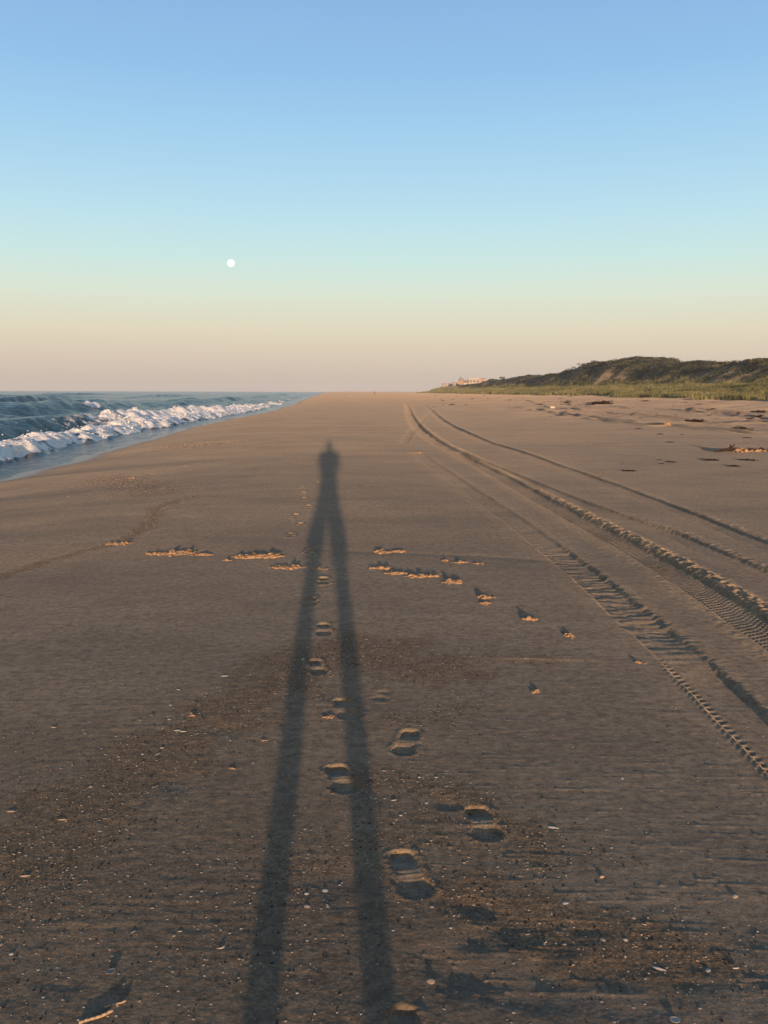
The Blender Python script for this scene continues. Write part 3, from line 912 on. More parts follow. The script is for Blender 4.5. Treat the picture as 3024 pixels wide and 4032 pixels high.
# ------------------------------------------------------------------ dune plants
def in_view_x(y): return 0.47 * y + 6
def cards(centers, size, n_per=1, up=0.0, seed=0, wide=0.6, nrm=None):
    g = np.random.default_rng(seed)
    c = np.repeat(np.asarray(centers), n_per, 0); n = len(c)
    s = np.repeat(np.asarray(size), n_per) * g.uniform(0.6, 1.3, n)
    a = g.normal(size=(n, 3)); a[:, 2] = a[:, 2] * 0.6 + up; a /= np.linalg.norm(a, axis=1)[:, None]
    if nrm is not None:
        nn_ = nrm + g.normal(size=(n, 3)) * 0.30; nn_ /= np.linalg.norm(nn_, axis=1)[:, None]
        a = g.normal(size=(n, 3)); a = np.cross(nn_, a); a /= np.linalg.norm(a, axis=1)[:, None]
    b_ = np.cross(a, g.normal(size=(n, 3)) if nrm is None else nn_); b_ /= np.linalg.norm(b_, axis=1)[:, None]
    a = a * s[:, None]; b_ = b_ * (s * wide)[:, None]
    V = np.stack([c - a * .5 - b_ * .15, c - a * .1 - b_ * .5, c + a * .5, c - a * .1 + b_ * .5], 1).reshape(-1, 3)
    Fq = np.arange(4 * n).reshape(-1, 4)
    return V, Fq

# beach grass belt at the foot of the dunes
g = np.random.default_rng(31)
nt_ = 80000
gy = np.exp(g.uniform(math.log(95), math.log(560), nt_)); gu = g.uniform(48, 84, nt_)
edge = 57.0 - 4.5 * (1 - sst(125, 190, gy)) + 4.2 * perlin(gy / 9., gy * 0, 32) + 3.4 * perlin(gy / 2.5, gy * 0, 33)
dens = sst(-0.3, 2.2, gu - edge) * (0.25 + 0.75 * sst(-0.35, 0.25, perlin(gu / 2.6, gy / 4.5, 34))) * (1 - 0.75 * sst(79, 84, gu))
k = (g.random(nt_) < dens) & (gu - BEND * gy < in_view_x(gy))
gy, gu = gy[k], gu[k]
# sparser tufts on the rise by the houses
fy = g.uniform(600, 1150, 9000); fu = g.uniform(70, 175, 9000)
kk_ = fu > 0.112 * fy; fy, fu = fy[kk_], fu[kk_]
gy = np.concatenate([gy, fy]); gu = np.concatenate([gu, fu])
gx = gu - BEND * gy
gz_ = coarse(gx, gy)
nb = 6
bx = np.repeat(gx, nb) + g.normal(size=len(gx) * nb) * 0.16; by = np.repeat(gy, nb) + g.normal(size=len(gx) * nb) * 0.2; bz = np.repeat(gz_, nb) - 0.03
n = len(bx)
hgt = (0.55 + 0.6 * g.random(n)) * np.repeat(0.8 + 0.5 * np.clip(perlin(gx / 5, gy / 5, 35), -0.5, 1), nb)
wid = 0.018 + 0.00016 * by
an = g.uniform(0, 2 * np.pi, n); lean = g.uniform(0.05, 0.55, n) * hgt; la = g.uniform(0, 2 * np.pi, n)
ex, ey = np.cos(an) * wid, np.sin(an) * wid
lx, ly = np.cos(la) * lean, np.sin(la) * lean
V = np.stack([np.stack([bx - ex, by - ey, bz], 1), np.stack([bx + ex, by + ey, bz], 1),
              np.stack([bx + ex * .7 + lx * .4, by + ey * .7 + ly * .4, bz + hgt * .65], 1), np.stack([bx - ex * .7 + lx * .4, by - ey * .7 + ly * .4, bz + hgt * .65], 1),
              np.stack([bx + lx, by + ly, bz + hgt], 1)], 1)
i0 = np.arange(n)[:, None] * 5
Fq = np.concatenate([i0 + np.array([[0, 1, 2]]), i0 + np.array([[0, 2, 3]]), i0 + np.array([[3, 2, 4]])])
tag(link('beach_grass', np_mesh('beach_grass', V.reshape(-1, 3), Fq, False), M_GRASS), 'belt of green beach grass growing at the foot of the dunes', 'grass', kind='stuff')
print('grass blades', n)

# low scrub that covers the dunes as one mass
g = np.random.default_rng(41)
ns = 34000
sy = np.exp(g.uniform(math.log(110), math.log(620), ns)); su = g.uniform(75, 110, ns)
sx = su - BEND * sy
HH = np.interp(sy, DV, DH)
bare = bare_at(su, sy)
lobe = perlin(su / 3.0, sy / 4.0, 43)
k = (HH > 1.4) & (g.random(ns) < (1 - 0.93 * bare) * sst(75, 79, su)) & (sx < in_view_x(sy))
sx, sy, su, lobe = sx[k], sy[k], su[k], lobe[k]
sz = height(sx, sy)
c = np.stack([sx, sy, sz], 1)
tall = 0.22 + 0.60 * np.clip(lobe + 0.2, 0, 1)
per = 9
cc = np.repeat(c, per, 0) + g.normal(size=(len(c) * per, 3)) * np.array([0.55, 0.8, 0.0])
cc[:, 2] += g.random(len(cc)) * np.repeat(tall, per)
e_ = 0.8
hx = (coarse(sx + e_, sy) + octave(sx + e_, sy, 9.0, 0.9, sx * 0 + .1, 22) - coarse(sx - e_, sy) - octave(sx - e_, sy, 9.0, 0.9, sx * 0 + .1, 22)) / (2 * e_)
hy = (coarse(sx, sy + e_) + octave(sx, sy + e_, 9.0, 0.9, sx * 0 + .1, 22) - coarse(sx, sy - e_) - octave(sx, sy - e_, 9.0, 0.9, sx * 0 + .1, 22)) / (2 * e_)
nrm = np.stack([-hx, -hy, np.ones_like(hx)], 1); nrm /= np.linalg.norm(nrm, axis=1)[:, None]
V, Fq = cards(cc, 0.20 + 0.0008 * cc[:, 1], 1, 0.0, 44, 0.75, np.repeat(nrm, per, 0))
tag(link('dune_scrub', np_mesh('dune_scrub', V, Fq, False), M_SCRUB), 'dark green low scrub covering the dune ridge', 'scrub', kind='stuff')
print('scrub', len(Fq))

def tube(bm, a, b_, r0, r1, seg=5):
    a = Vector(a); b_ = Vector(b_); d_ = (b_ - a)
    q = d_.to_track_quat('Z', 'Y')
    r_ = bmesh.ops.create_cone(bm, cap_ends=True, segments=seg, radius1=r0, radius2=r1, depth=d_.length)
    bmesh.ops.transform(bm, matrix=Matrix.Translation((a + b_) / 2) @ q.to_matrix().to_4x4(), verts=r_['verts'])

def shrub(px_, wide, tall, label, bare=False, D=None, u=None, seed=0, cat='shrub', group='shrubs on the dune ridge', name='shrub'):
    g = np.random.default_rng(1000 + seed)
    uu = 89.0 if u is None else u
    D = FPX * uu / (px_ * 1.8227 - 1303) if D is None else D
    x_ = (px_ * 1.8227 - 1512) / FPX * D if u is None else uu - BEND * D
    z_ = ground(x_, D)
    root = empty(name, (x_, D, z_ - 0.05))
    tag(root, label, cat, group)
    bm = bmesh.new()
    tips = []
    for k_ in range(5 if not bare else 9):
        a_ = g.uniform(0, 6.28); rr_ = g.uniform(0.15, 0.45) * wide
        tip = (math.cos(a_) * rr_, math.sin(a_) * rr_, tall * g.uniform(0.6, 1.0))
        mid_ = (tip[0] * 0.45, tip[1] * 0.45, tip[2] * 0.5)
        rad_ = 0.05 if not bare else 0.045
        tube(bm, (0, 0, 0), mid_, rad_ * 1.4, rad_); tube(bm, mid_, tip, rad_, rad_ * 0.5)
        tips.append(tip)
        if bare:
            for _ in range(3):
                t2 = (tip[0] + g.normal() * 0.25, tip[1] + g.normal() * 0.25, tip[2] + g.uniform(-0.1, 0.4))
                tube(bm, mid_, t2, rad_ * 0.7, rad_ * 0.35)
    link('stems', bm_mesh('stems', bm, False), M_BARK, root)
    nl = 900 if not bare else 140
    lob = np.array([[g.normal() * 0.28 * wide, g.normal() * 0.28 * wide, tall * g.uniform(0.35, 0.8)] for _ in range(8)])
    pick = lob[g.integers(0, 8, nl)]
    dirs = g.normal(size=(nl, 3)); dirs /= np.linalg.norm(dirs, axis=1)[:, None]
    cc = pick + dirs * (g.random(nl) ** 0.4)[:, None] * np.array([0.22 * wide, 0.22 * wide, 0.27 * tall])
    cc[:, 2] = np.maximum(cc[:, 2], 0.05)
    V, Fq = cards(cc, np.full(nl, 0.16 + 0.0006 * D), 1, 0.2, seed, 0.7)
    link('foliage', np_mesh('foliage', V, Fq, False), M_SCRUB, root)
    return root

for i, (px_, wd, tl, lab, br) in enumerate((
    (1060, 3.2, 1.6, 'scraggly half bare shrub on the low end of the ridge beside the houses', True),
    (1083, 3.0, 1.8, 'twiggy shrub on the low end of the ridge, second from the houses', True),
    (1130, 4.0, 1.1, 'low rounded shrub on the ridge just short of the hidden rooftop', False),
    (1187, 3.6, 1.9, 'small lone round shrub standing out on the low middle of the ridge', False),
    (1222, 2.6, 1.3, 'wispy shrub low on the slope that climbs to the dune summit', True),
    (1243, 2.8, 1.6, 'leafless spiky shrub halfway up the slope to the dune summit', True),
    (1254, 2.6, 1.5, 'leafless spiky shrub higher on the slope to the dune summit', True),
    (1283, 3.2, 1.0, 'rounded shrub at the shoulder just below the dune summit', False),
    (1312, 4.2, 1.0, 'broad rounded shrub on top of the dune summit', False),
    (1345, 3.2, 0.9, 'rounded shrub on the far shoulder of the dune summit', False),
    (1381, 2.8, 1.4, 'small knob-like shrub on the ridge past the dune summit', False),
    (1440, 3.6, 0.8, 'flat topped shrub in the dip of the ridge', False),
    (1500, 3.4, 0.9, 'wide low shrub on the level part of the ridge', False),
    (1560, 3.0, 0.8, 'dark low shrub on the level ridge, next to the edge shrub', False),
    (1625, 3.2, 1.0, 'shrub on the ridge closest to the frame edge', False))):
    shrub(px_, wd, tl, lab, br, seed=i)

# ------------------------------------------------------------------ the houses far down the beach
M_WALL = [flat_mat('house_wall_%s' % n_, c_, 0.85, 0.08, 1.5) for n_, c_ in (('cedar', (0.38, 0.24, 0.155)), ('pink', (0.44, 0.29, 0.20)), ('cream', (0.48, 0.35, 0.24)), ('tan', (0.40, 0.28, 0.19)))]
M_TRIM = flat_mat('white_trim', (0.66, 0.58, 0.47), 0.6, 0.05, 2)
M_ROOF = flat_mat('roof_shingle', (0.24, 0.16, 0.115), 0.9, 0.15, 3)
M_PANE = flat_mat('window_glass', (0.05, 0.055, 0.06), 0.08, 0.1, 1)

def part(name, boxes, m_, parent, bev=0.0):
    bm = bmesh.new()
    for c_, s_ in boxes: box_bm(bm, c_, s_, bev)
    return link(name, bm_mesh(name, bm, False), m_, parent)
def prism(name, poly, x0, x1, m_, parent):
    """poly in (y,z), extruded along x"""
    bm = bmesh.new()
    a_ = [bm.verts.new((x0, p[0], p[1])) for p in poly]; b_ = [bm.verts.new((x1, p[0], p[1])) for p in poly]
    bm.faces.new(a_[::-1]); bm.faces.new(b_)
    for i in range(len(poly)): bm.faces.new((a_[i], a_[(i + 1) % len(poly)], b_[(i + 1) % len(poly)], b_[i]))
    bmesh.ops.recalc_face_normals(bm, faces=bm.faces)
    return link(name, bm_mesh(name, bm, False), m_, parent)
def windows(parent, spots, m_=None):
    for (x_, z_, w_, h_) in spots:
        f_ = part('window', [((x_, 0.0, z_), (w_ + 0.24, 0.12, h_ + 0.24))], M_TRIM, parent)
        part('pane', [((x_, -0.05, z_), (w_, 0.09, h_))], M_PANE, f_)

def house_at(name, px_, D, label, dz=0.0, group='beach houses beyond the end of the dunes'):
    x_ = (px_ - 1512) / FPX * D
    z_ = float(coarse(np.array([x_]), np.array([D]))[0])
    r_ = empty(name, (x_, D, z_ + dz), 0.0)
    r_.scale = (1.12, 1.12, 1.15)
    return tag(r_, label, 'house', group)

# the two storey house with white roof edge, columns and balcony
h = house_at('beach_house', 1868, 800, 'two storey flat roofed house with white roof edge and columns, next to the dune scrub')
part('wall', [((-1.2, 3.2, 3.2), (9.0, 6.0, 6.4))], M_WALL[2], h)
part('wall', [((5.6, 5.5, 3.4), (4.6, 6.4, 6.8))], M_WALL[1], h)
part('roof', [((-1.2, 2.6, 6.62), (10.0, 7.8, 0.42))], M_TRIM, h)
part('roof', [((5.6, 5.5, 7.0), (5.1, 6.9, 0.36))], M_ROOF, h)
part('balcony', [((-1.2, -0.6, 3.2), (9.4, 1.9, 0.25))], M_TRIM, h)
part('railing', [((-1.2, -1.5, 4.25), (9.4, 0.08, 0.10)), ((-1.2, -1.5, 3.8), (9.4, 0.05, 0.06))] + [((-5.8 + 0.92 * i, -1.5, 3.75), (0.07, 0.07, 0.9)) for i in range(11)], M_TRIM, h)
for i in range(4): part('column', [((-5.6 + 2.95 * i, -1.3, 3.15), (0.32, 0.32, 6.3))], M_TRIM, h)
windows(h, [(-4.2, 4.6, 1.9, 1.8), (-1.3, 4.6, 1.9, 1.8), (1.6, 4.6, 1.9, 1.8), (-4.2, 1.6, 1.9, 1.9), (-0.2, 1.6, 3.0, 1.9)])
for o_ in h.children:
    if o_.name.startswith('window'): o_.location.y = 0.12
w2 = part('window', [((5.6, 2.25, 4.8), (1.7, 0.14, 1.5))], M_TRIM, h); part('pane', [((5.6, 2.17, 4.8), (1.4, 0.1, 1.2))], M_PANE, w2)

# stepped shingled house with a tower
h = house_at('beach_house', 1819, 885, 'stepped shingled house with a square roof tower and sloping roofs, third from the shore end')
part('wall', [((-1.0, 3.0, 2.3), (9.6, 6.0, 4.6))], M_WALL[1], h)
part('wall', [((-1.6, 3.4, 5.6), (4.0, 4.0, 3.4))], M_WALL[0], h)
prism('roof', [(-0.3, 4.6), (6.4, 4.6), (3.0, 6.4)], 0.5, 5.4, M_ROOF, h)
prism('roof', [(0.0, 7.3), (6.2, 7.3), (3.4, 7.9)], -3.9, 0.7, M_ROOF, h)
part('extension', [((-4.9, 2.0, 1.7), (2.2, 4.0, 3.4))], M_WALL[3], h)
part('bay', [((2.2, -0.7, 1.9), (2.6, 1.3, 3.8))], M_TRIM, h)
windows(h, [(-3.6, 3.3, 1.2, 1.3), (-1.4, 3.3, 1.2, 1.3), (4.2 - 0.5, 3.1, 0.9, 1.3), (-1.4, 1.2, 2.4, 1.5)])
w2 = part('window', [((-1.6, 1.35, 6.0), (1.6, 0.12, 1.2))], M_TRIM, h); part('pane', [((-1.6, 1.28, 6.0), (1.3, 0.1, 0.95))], M_PANE, w2)
bm = bmesh.new(); tube(bm, (-2.6, 1.5, 7.4), (-2.6, 1.5, 9.6), 0.10, 0.07); fp = link('flagpole', bm_mesh('flagpole', bm), M_BARK, h)
part('flag', [((-2.25, 1.5, 9.1), (0.7, 0.06, 0.75))], M_WEED, fp)

# narrow house with one taller bay
h = house_at('beach_house', 1777, 965, 'small pale house with one taller bay and a thin chimney, second from the shore end')
part('wall', [((-1.6, 3.0, 2.1), (3.9, 6.0, 4.2))], M_WALL[2], h)
part('wall', [((2.0, 3.4, 2.7), (3.2, 6.0, 5.4))], M_WALL[1], h)
part('roof', [((-1.6, 2.9, 4.35), (4.2, 6.4, 0.3))], M_ROOF, h)
rf = part('roof', [((2.0, 3.3, 5.55), (3.6, 6.4, 0.3))], M_ROOF, h)
part('chimney', [((3.3, 2.0, 6.3), (0.35, 0.35, 1.4))], M_TRIM, rf)
windows(h, [(-2.5, 2.9, 1.0, 1.4), (-0.8, 2.9, 1.0, 1.4), (2.0, 3.6, 1.6, 1.5), (-1.6, 1.0, 2.2, 1.2)])
part('deck', [((-0.6, -1.0, 0.6), (6.0, 1.8, 0.2))], M_TRIM, h)

# the house at the shore end
h = house_at('beach_house', 1748, 1050, 'low cream house with wide windows behind the white railing, closest to the shore')
part('wall', [((0, 3.0, 2.5), (5.6, 6.0, 5.0))], M_WALL[2], h)
part('roof', [((0, 2.9, 5.15), (6.0, 6.5, 0.3))], M_ROOF, h)
windows(h, [(-1.5, 3.6, 1.7, 1.6), (1.2, 3.6, 1.7, 1.6), (-1.0, 1.2, 2.6, 1.4)])
part('deck', [((0.4, -1.2, 0.9), (5.2, 2.2, 0.25))], M_TRIM, h)
part('railing', [((0.4, -2.2, 1.9), (5.2, 0.1, 0.12))] + [((-2.1 + 1.0 * i, -2.2, 1.4), (0.1, 0.1, 1.0)) for i in range(6)], M_TRIM, h)

# white railing beyond it
x_ = (1729 - 1512) / FPX * 1060
fz = float(coarse(np.array([x_]), np.array([1060.0]))[0])
fr = empty('white_fence', (x_, 1060, fz)); tag(fr, 'short white post and rail fence at the shore end of the houses', 'fence')
part('rail', [((0, 0, 1.5), (6.4, 0.1, 0.16)), ((0, 0, 0.9), (6.4, 0.1, 0.14))], M_TRIM, fr)
for i in range(5): part('post', [((-3.2 + 1.6 * i, 0, 0.85), (0.22, 0.22, 1.8))], M_TRIM, fr)

# rooftop showing behind the ridge
x_ = (2040 - 1512) / FPX * 700
h = empty('beach_house', (x_, 700, float(coarse(np.array([x_]), np.array([700.0]))[0]))); tag(h, 'house hidden behind the dune ridge with only its pink roof and white chimney showing', 'house')
hz = (1538 - 1487) / FPX * 700 + CAMH - h.location.z
part('wall', [((-0.5, 4, hz / 2), (7.0, 7.0, hz))], M_WALL[1], h)
rf = prism('roof', [(-0.2, hz), (8.2, hz), (4.0, hz + 1.0)], -4.3, 3.3, M_WALL[0], h)
part('chimney', [((1.2, 3.8, hz + 1.4), (0.7, 0.7, 2.0))], M_TRIM, rf)

# bushes among the houses
for i, (px_, D_, wd, tl, lab) in enumerate(((1842, 860, 4.0, 3.6, 'dark bushy tree between the tower house and the columned house'), (1792, 930, 4.6, 2.2, 'dark bush in front of the small pale house'),
                                          (1735, 1040, 2.4, 2.6, 'small dark bush beside the house closest to the shore'), (1880, 770, 6, 1.5, 'low dark bush at the foot of the columned house'))):
    x_ = (px_ - 1512) / FPX * D_
    shrub(0, wd, tl, lab, D=D_, u=x_ + BEND * D_, seed=60 + i, group='bushes among the houses')

# stake far down the sand
sx_, sy_ = G(809, 852.5)
bm = bmesh.new(); tube(bm, (0.05, 0, 0), (0.0, 0, 0.8), 0.09, 0.08, 8); tube(bm, (0.0, 0, 0.78), (0.14, 0, 1.75), 0.08, 0.05, 8)
tag(link('wooden_stake', bm_mesh('wooden_stake', bm), M_WOOD, loc=(sx_, sy_, ground(sx_, sy_) - 0.05)), 'thin crooked wooden stake standing alone far down the sand', 'stake')

# ------------------------------------------------------------------ wrack: seaweed, driftwood and scraps on the upper beach
def weed_mesh(seed, L_, W_, H_):
    g = np.random.default_rng(seed)
    n = 60
    t_ = g.random(n)
    c_ = np.stack([(t_ - .5) * L_ * g.uniform(0.6, 1, n), g.normal(size=n) * W_ * 0.25, g.random(n) * H_ * 0.5 * (1 - np.abs(t_ - .5))], 1)
    V1, F1 = blobs(c_, g.uniform(0.12, 0.34, n) * W_, ICO1, 0.6, 0.45, seed)
    # stray strands
    bm = bmesh.new()
    for _ in range(14):
        a_ = c_[g.integers(0, n)]; p_ = Vector(a_)
        d_ = g.uniform(0, 6.28)
        for _k in range(3):
            d_ += g.normal() * 0.5
            q_ = p_ + Vector((math.cos(d_) * L_ * 0.14, math.sin(d_) * W_ * 0.25, g.normal() * H_ * 0.12)); q_.z = max(q_.z, 0.005)
            tube(bm, p_, q_, W_ * 0.05, W_ * 0.03, 4); p_ = q_
    V2 = np.array([v.co[:] for v in bm.verts]); bm.verts.index_update()
    bmesh.ops.triangulate(bm, faces=bm.faces)
    F2 = np.array([[v.index for v in f.verts] for f in bm.faces]); bm.free()
    return np_mesh('seaweed_clump', np.concatenate([V1, V2]), np.concatenate([F1, F2 + len(V1)]), False)
WEEDS = [weed_mesh(300 + i, 1.0, 0.42, 0.22) for i in range(5)]
for w_ in WEEDS: w_.materials.append(M_WEED)
weeds = [(1640, 890, 1.0, 'long flat dark seaweed clump, upper of the pair by the frame edge'), (1643, 899.5, .6, 'short dark seaweed clump just below the long flat one'), (1589, 893, .75, 'dark seaweed clump halfway between the twin clumps and the long flat one'),
         (1518, 887, .7, 'larger of the twin dark seaweed clumps near the grass edge'), (1541, 888.5, .42, 'smaller of the twin dark seaweed clumps near the grass edge'), (1502, 909, .95, 'big dark seaweed clump with a tail on the old ruts'),
         (1621, 902, .5, 'thin dark seaweed clump below the long flat one, shoreward side'), (1596, 928, .8, 'ragged brown seaweed clump above the driftwood, longer of two'), (1617, 931.5, .4, 'small round seaweed clump beside the ragged brown one'),
         (1536, 996, .35, 'small dark seaweed scrap on the sand below the driftwood'), (1616, 995, .35, 'small dark seaweed scrap just under the driftwood pile'), (1586, 1009, .28, 'flat seaweed scrap lowest on the sand below the driftwood'),
         (1395, 868, .9, 'thin dark seaweed clump lying under the tall grass edge'), (1302, 873.5, 2.2, 'widest seaweed heap on the flat below the dune summit'), (1272, 875, .7, 'small dark seaweed clump beside the widest heap')]
g = np.random.default_rng(77)
share = 'small dark seaweed scrap strewn along the wrack line below the dunes'
for k_ in range(135):
    if k_ < 60: px_, py_ = g.uniform(930, 1300), g.uniform(853, 880)
    elif k_ < 120: px_, py_ = g.uniform(1180, 1659), g.uniform(866, 905)
    else: px_, py_ = g.uniform(1330, 1659), g.uniform(895, 1020)
    weeds.append((px_, py_, g.uniform(0.18, 0.5) * (1.6 if py_ < 875 else 0.55), share))
for i, (px_, py_, s_, lab) in enumerate(weeds):
    X, Y = G(px_, py_)
    if X + BEND * Y > 63.5: continue
    o_ = link('seaweed_clump', WEEDS[i % 5], None, loc=(X, Y, ground(X, Y) - 0.01), rot=(0, 0, g.uniform(-0.35, 0.35)))
    o_.scale = (s_, s_ * 0.9, s_ * (0.9 + 0.3 * g.random()))
    tag(o_, lab, 'seaweed', 'dark seaweed along the upper beach')

X, Y = G(1568, 976)
zg = ground(X, Y)
bm = bmesh.new()
pl = [(-0.30, -0.02, 0.01), (-0.16, 0, 0.035), (0.0, 0.02, 0.055), (0.10, 0.03, 0.075), (0.17, 0.05, 0.14)]
for a_, b_, r0, r1 in zip(pl, pl[1:], (0.025, 0.035, 0.042, 0.045), (0.035, 0.042, 0.045, 0.03)): tube(bm, a_, b_, r0, r1, 8)
for d_ in ((0.24, 0.02, 0.20), (0.12, 0.0, 0.20), (0.28, 0.08, 0.10), (0.22, -0.05, 0.05)): tube(bm, (0.12, 0.035, 0.09), d_, 0.028, 0.012, 6)
tag(link('driftwood', bm_mesh('driftwood', bm), M_WOOD, loc=(X, Y, zg)), 'dark driftwood root lying at the end of the debris pile', 'driftwood')
g = np.random.default_rng(88)
o_ = None
X2, Y2 = X + 0.75, Y + 0.10
zg2 = ground(X2, Y2)
V1, F1 = blobs(np.stack([g.uniform(-0.55, 1.6, 150), g.normal(size=150) * 0.13, g.random(150) * 0.05], 1), g.uniform(0.03, 0.085, 150), ICO1, 0.6, 0.6, 9)
hp_ = link('debris_pile', np_mesh('debris_pile', V1, F1, False), M_CLOD, loc=(X2, Y2, zg2 - 0.01))
tag(hp_, 'long low pile of sand and brown plant litter running off the frame', 'debris pile')
V1, F1 = blobs(np.stack([g.uniform(-0.5, 1.6, 55), g.normal(size=55) * 0.14, 0.03 + g.random(55) * 0.07], 1), g.uniform(0.02, 0.06, 55), ICO1, 0.7, 0.5, 10)
link('plant_litter', np_mesh('plant_litter', V1, F1, False), M_WOOD, hp_)

def scrap(px_, py_, L_, label, m_, name, cat, seed):
    g = np.random.default_rng(seed)
    X, Y = G(px_, py_)
    n = 9
    c_ = np.stack([np.linspace(-.5, .5, n) * L_ * .7, g.normal(size=n) * L_ * .12, g.random(n) * L_ * .25], 1)
    V1, F1 = blobs(c_, g.uniform(.12, .24, n) * L_, ICO2, 0.5, 0.7, seed)
    tag(link(name, np_mesh(name, V1, F1), m_, loc=(X, Y, ground(X, Y))), label, cat)
scrap(1193, 883.5, 0.42, 'bright white scrap lying alone beside the old wheel ruts', M_TRIM, 'white_scrap', 'scrap', 5)
scrap(1441, 922, 0.30, 'pale pinkish lump of debris on the sand beside the ruts', M_CLOD, 'pale_debris', 'debris', 6)

# ------------------------------------------------------------------ kicked up clumps of sand
def clump(px_, py_, wpx, label, n, seed, rmin=0.010, rmax=0.026, depth=0.05, group='kicked up sand clumps across the beach'):
    g = np.random.default_rng(seed)
    X, Y = G(px_, py_)
    rmin *= 1.4; rmax *= 1.4; depth *= 1.1
    W_ = 1.08 * wpx * 1.8227 / FPX * math.hypot(X, Y)
    t_ = g.uniform(-.5, .5, n)
    big = 1 - (2 * np.abs(t_)) ** 2 * 0.55
    n = int(n * 1.7); t_ = g.uniform(-.5, .5, n); cl_ = perlin(t_ * 7 + seed, t_ * 0 + 0.37, 3); big = (1 - (2 * np.abs(t_)) ** 2 * 0.55) * np.clip(0.75 + 0.8 * cl_, 0.35, 1.2)
    rr_ = (rmin * 0.6 + (rmax - rmin) * 0.85 * g.random(n) ** 2.2) * big
    lx_ = t_ * W_; ly_ = g.normal(size=n) * depth * 0.5 * big
    gz0 = height(X + lx_, Y + ly_)
    zz_ = gz0 + rr_ * 0.12 + g.random(n) ** 2 * rmax * 0.22 * big * (np.abs(ly_) < depth * 0.4)
    base = ground(X, Y)
    V1, F1 = blobs(np.stack([lx_, ly_, zz_ - base], 1), rr_, ICO2, 0.38, 0.64, seed)
    Vb, Fb = ICO3
    th_ = np.arctan2(Vb[:, 1], Vb[:, 0]); wv = 1 + 0.18 * np.sin(3 * th_ + seed) + 0.12 * np.sin(7 * th_ + 2 * seed)
    ax_ = lx_.mean(); ay_ = ly_.mean()
    Vb = np.stack([ax_ + Vb[:, 0] * (np.ptp(lx_) * .42) * wv, ay_ + Vb[:, 1] * (np.ptp(ly_) * .36) * wv, Vb[:, 2] * rmax * 0.22], 1)
    Vb[:, 2] += height(X + Vb[:, 0], Y + Vb[:, 1]) - base - rmax * 0.04
    F1 = np.concatenate([F1, Fb + len(V1)]); V1 = np.concatenate([V1, Vb])
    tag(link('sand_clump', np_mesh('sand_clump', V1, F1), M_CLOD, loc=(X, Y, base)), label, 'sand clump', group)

for i, (px_, py_, wp, n, rm, dp, lab) in enumerate((
    (257, 1173, 50, 40, .022, .10, 'crumbly orange sand clump at the end of the shell line, first of the row'),
    (368, 1194, 100, 130, .028, .11, 'long broken ridge of orange sand clods, second of the row'),
    (437, 1198, 44, 30, .020, .06, 'short low scatter of sand clods between the two long ridges'),
    (490, 1210, 22, 12, .016, .04, 'tiny low sand clump just shoreward of the longest heap'),
    (558, 1202, 108, 150, .030, .12, 'longest and tallest heap of sand clods, shoreward of the shadow'),
    (624, 1226, 78, 70, .020, .08, 'flat row of sand clods touching the shadow leg'),
    (690, 1231, 36, 22, .014, .05, 'small crumbs of sand lying in the shadow leg'),
    (827, 1193, 38, 40, .026, .09, 'double sand clump, shoreward one of the upper pair beyond the shadow'),
    (862, 1193, 28, 24, .026, .05, 'compact rounded sand clump, tracks side of the upper pair beyond the shadow'),
    (822, 1230, 44, 46, .026, .07, 'sand clump opening the lower row beyond the shadow'),
    (857, 1242, 52, 50, .024, .07, 'second sand clump of the lower row, spreading in two lobes'),
    (909, 1249, 70, 60, .028, .08, 'widest sand clump of the lower row beyond the shadow'),
    (976, 1263, 42, 34, .030, .06, 'tall compact sand clump closing the lower row'),
    (961, 1214, 16, 9, .016, .04, 'tiny sand clump above the lower row, shoreward of three'),
    (992, 1219, 34, 20, .020, .06, 'middle of three small sand clumps above the lower row'),
    (1033, 1221, 24, 12, .016, .06, 'last of three small sand clumps, close to the faint track'),
    (1050, 1296, 34, 26, .026, .05, 'sand clump with a sharp pointed shadow, upper of two stacked'),
    (1048, 1309, 28, 16, .016, .04, 'flatter sand clump right below the one with a pointed shadow'),
    (1145, 1343, 30, 24, .024, .05, 'single rounded sand clump midway to the faint track'),
    (1230, 1379, 22, 18, .020, .05, 'small broken sand clump near the churned wheel track'),
    (1160, 1500, 20, 12, .016, .03, 'small pointed sand clump alone on the smooth sand'),
    (1383, 1436, 20, 14, .014, .03, 'small sand clump at the end of the thin lit ledge'),
    (708, 1554, 26, 20, .012, .03, 'tiny crusty sand clump beside the middle footprint'),
    (416, 1551, 15, 12, .012, .03, 'rounded sand lump in the shell band'),
    (501, 1665, 20, 12, .008, .02, 'low crumbled lump on smooth sand shoreward of the shadow'),
    (573, 1604, 20, 12, .008, .02, 'low crumbled lump beside the shadow leg'),
    (284, 1031, 16, 14, .030, .10, 'small sunlit sand lump, first of the far row toward the sea'),
    (330, 1021, 14, 12, .026, .10, 'small sunlit sand lump, second of the far row toward the sea'),
    (365, 1013, 8, 8, .020, .08, 'smallest sunlit sand lump, third of the far row'),
    (398, 1005, 13, 12, .026, .10, 'small sunlit sand lump, fourth of the far row'),
    (430, 999, 10, 10, .024, .10, 'small sunlit sand lump, last of the far row'),
    (898, 980, 34, 50, .045, .30, 'sunlit heap of loose sand at the head of the faint wheel track'))):
    clump(px_, py_, wp, lab, n, 500 + i, rmin=rm * 0.35, rmax=rm, depth=dp)

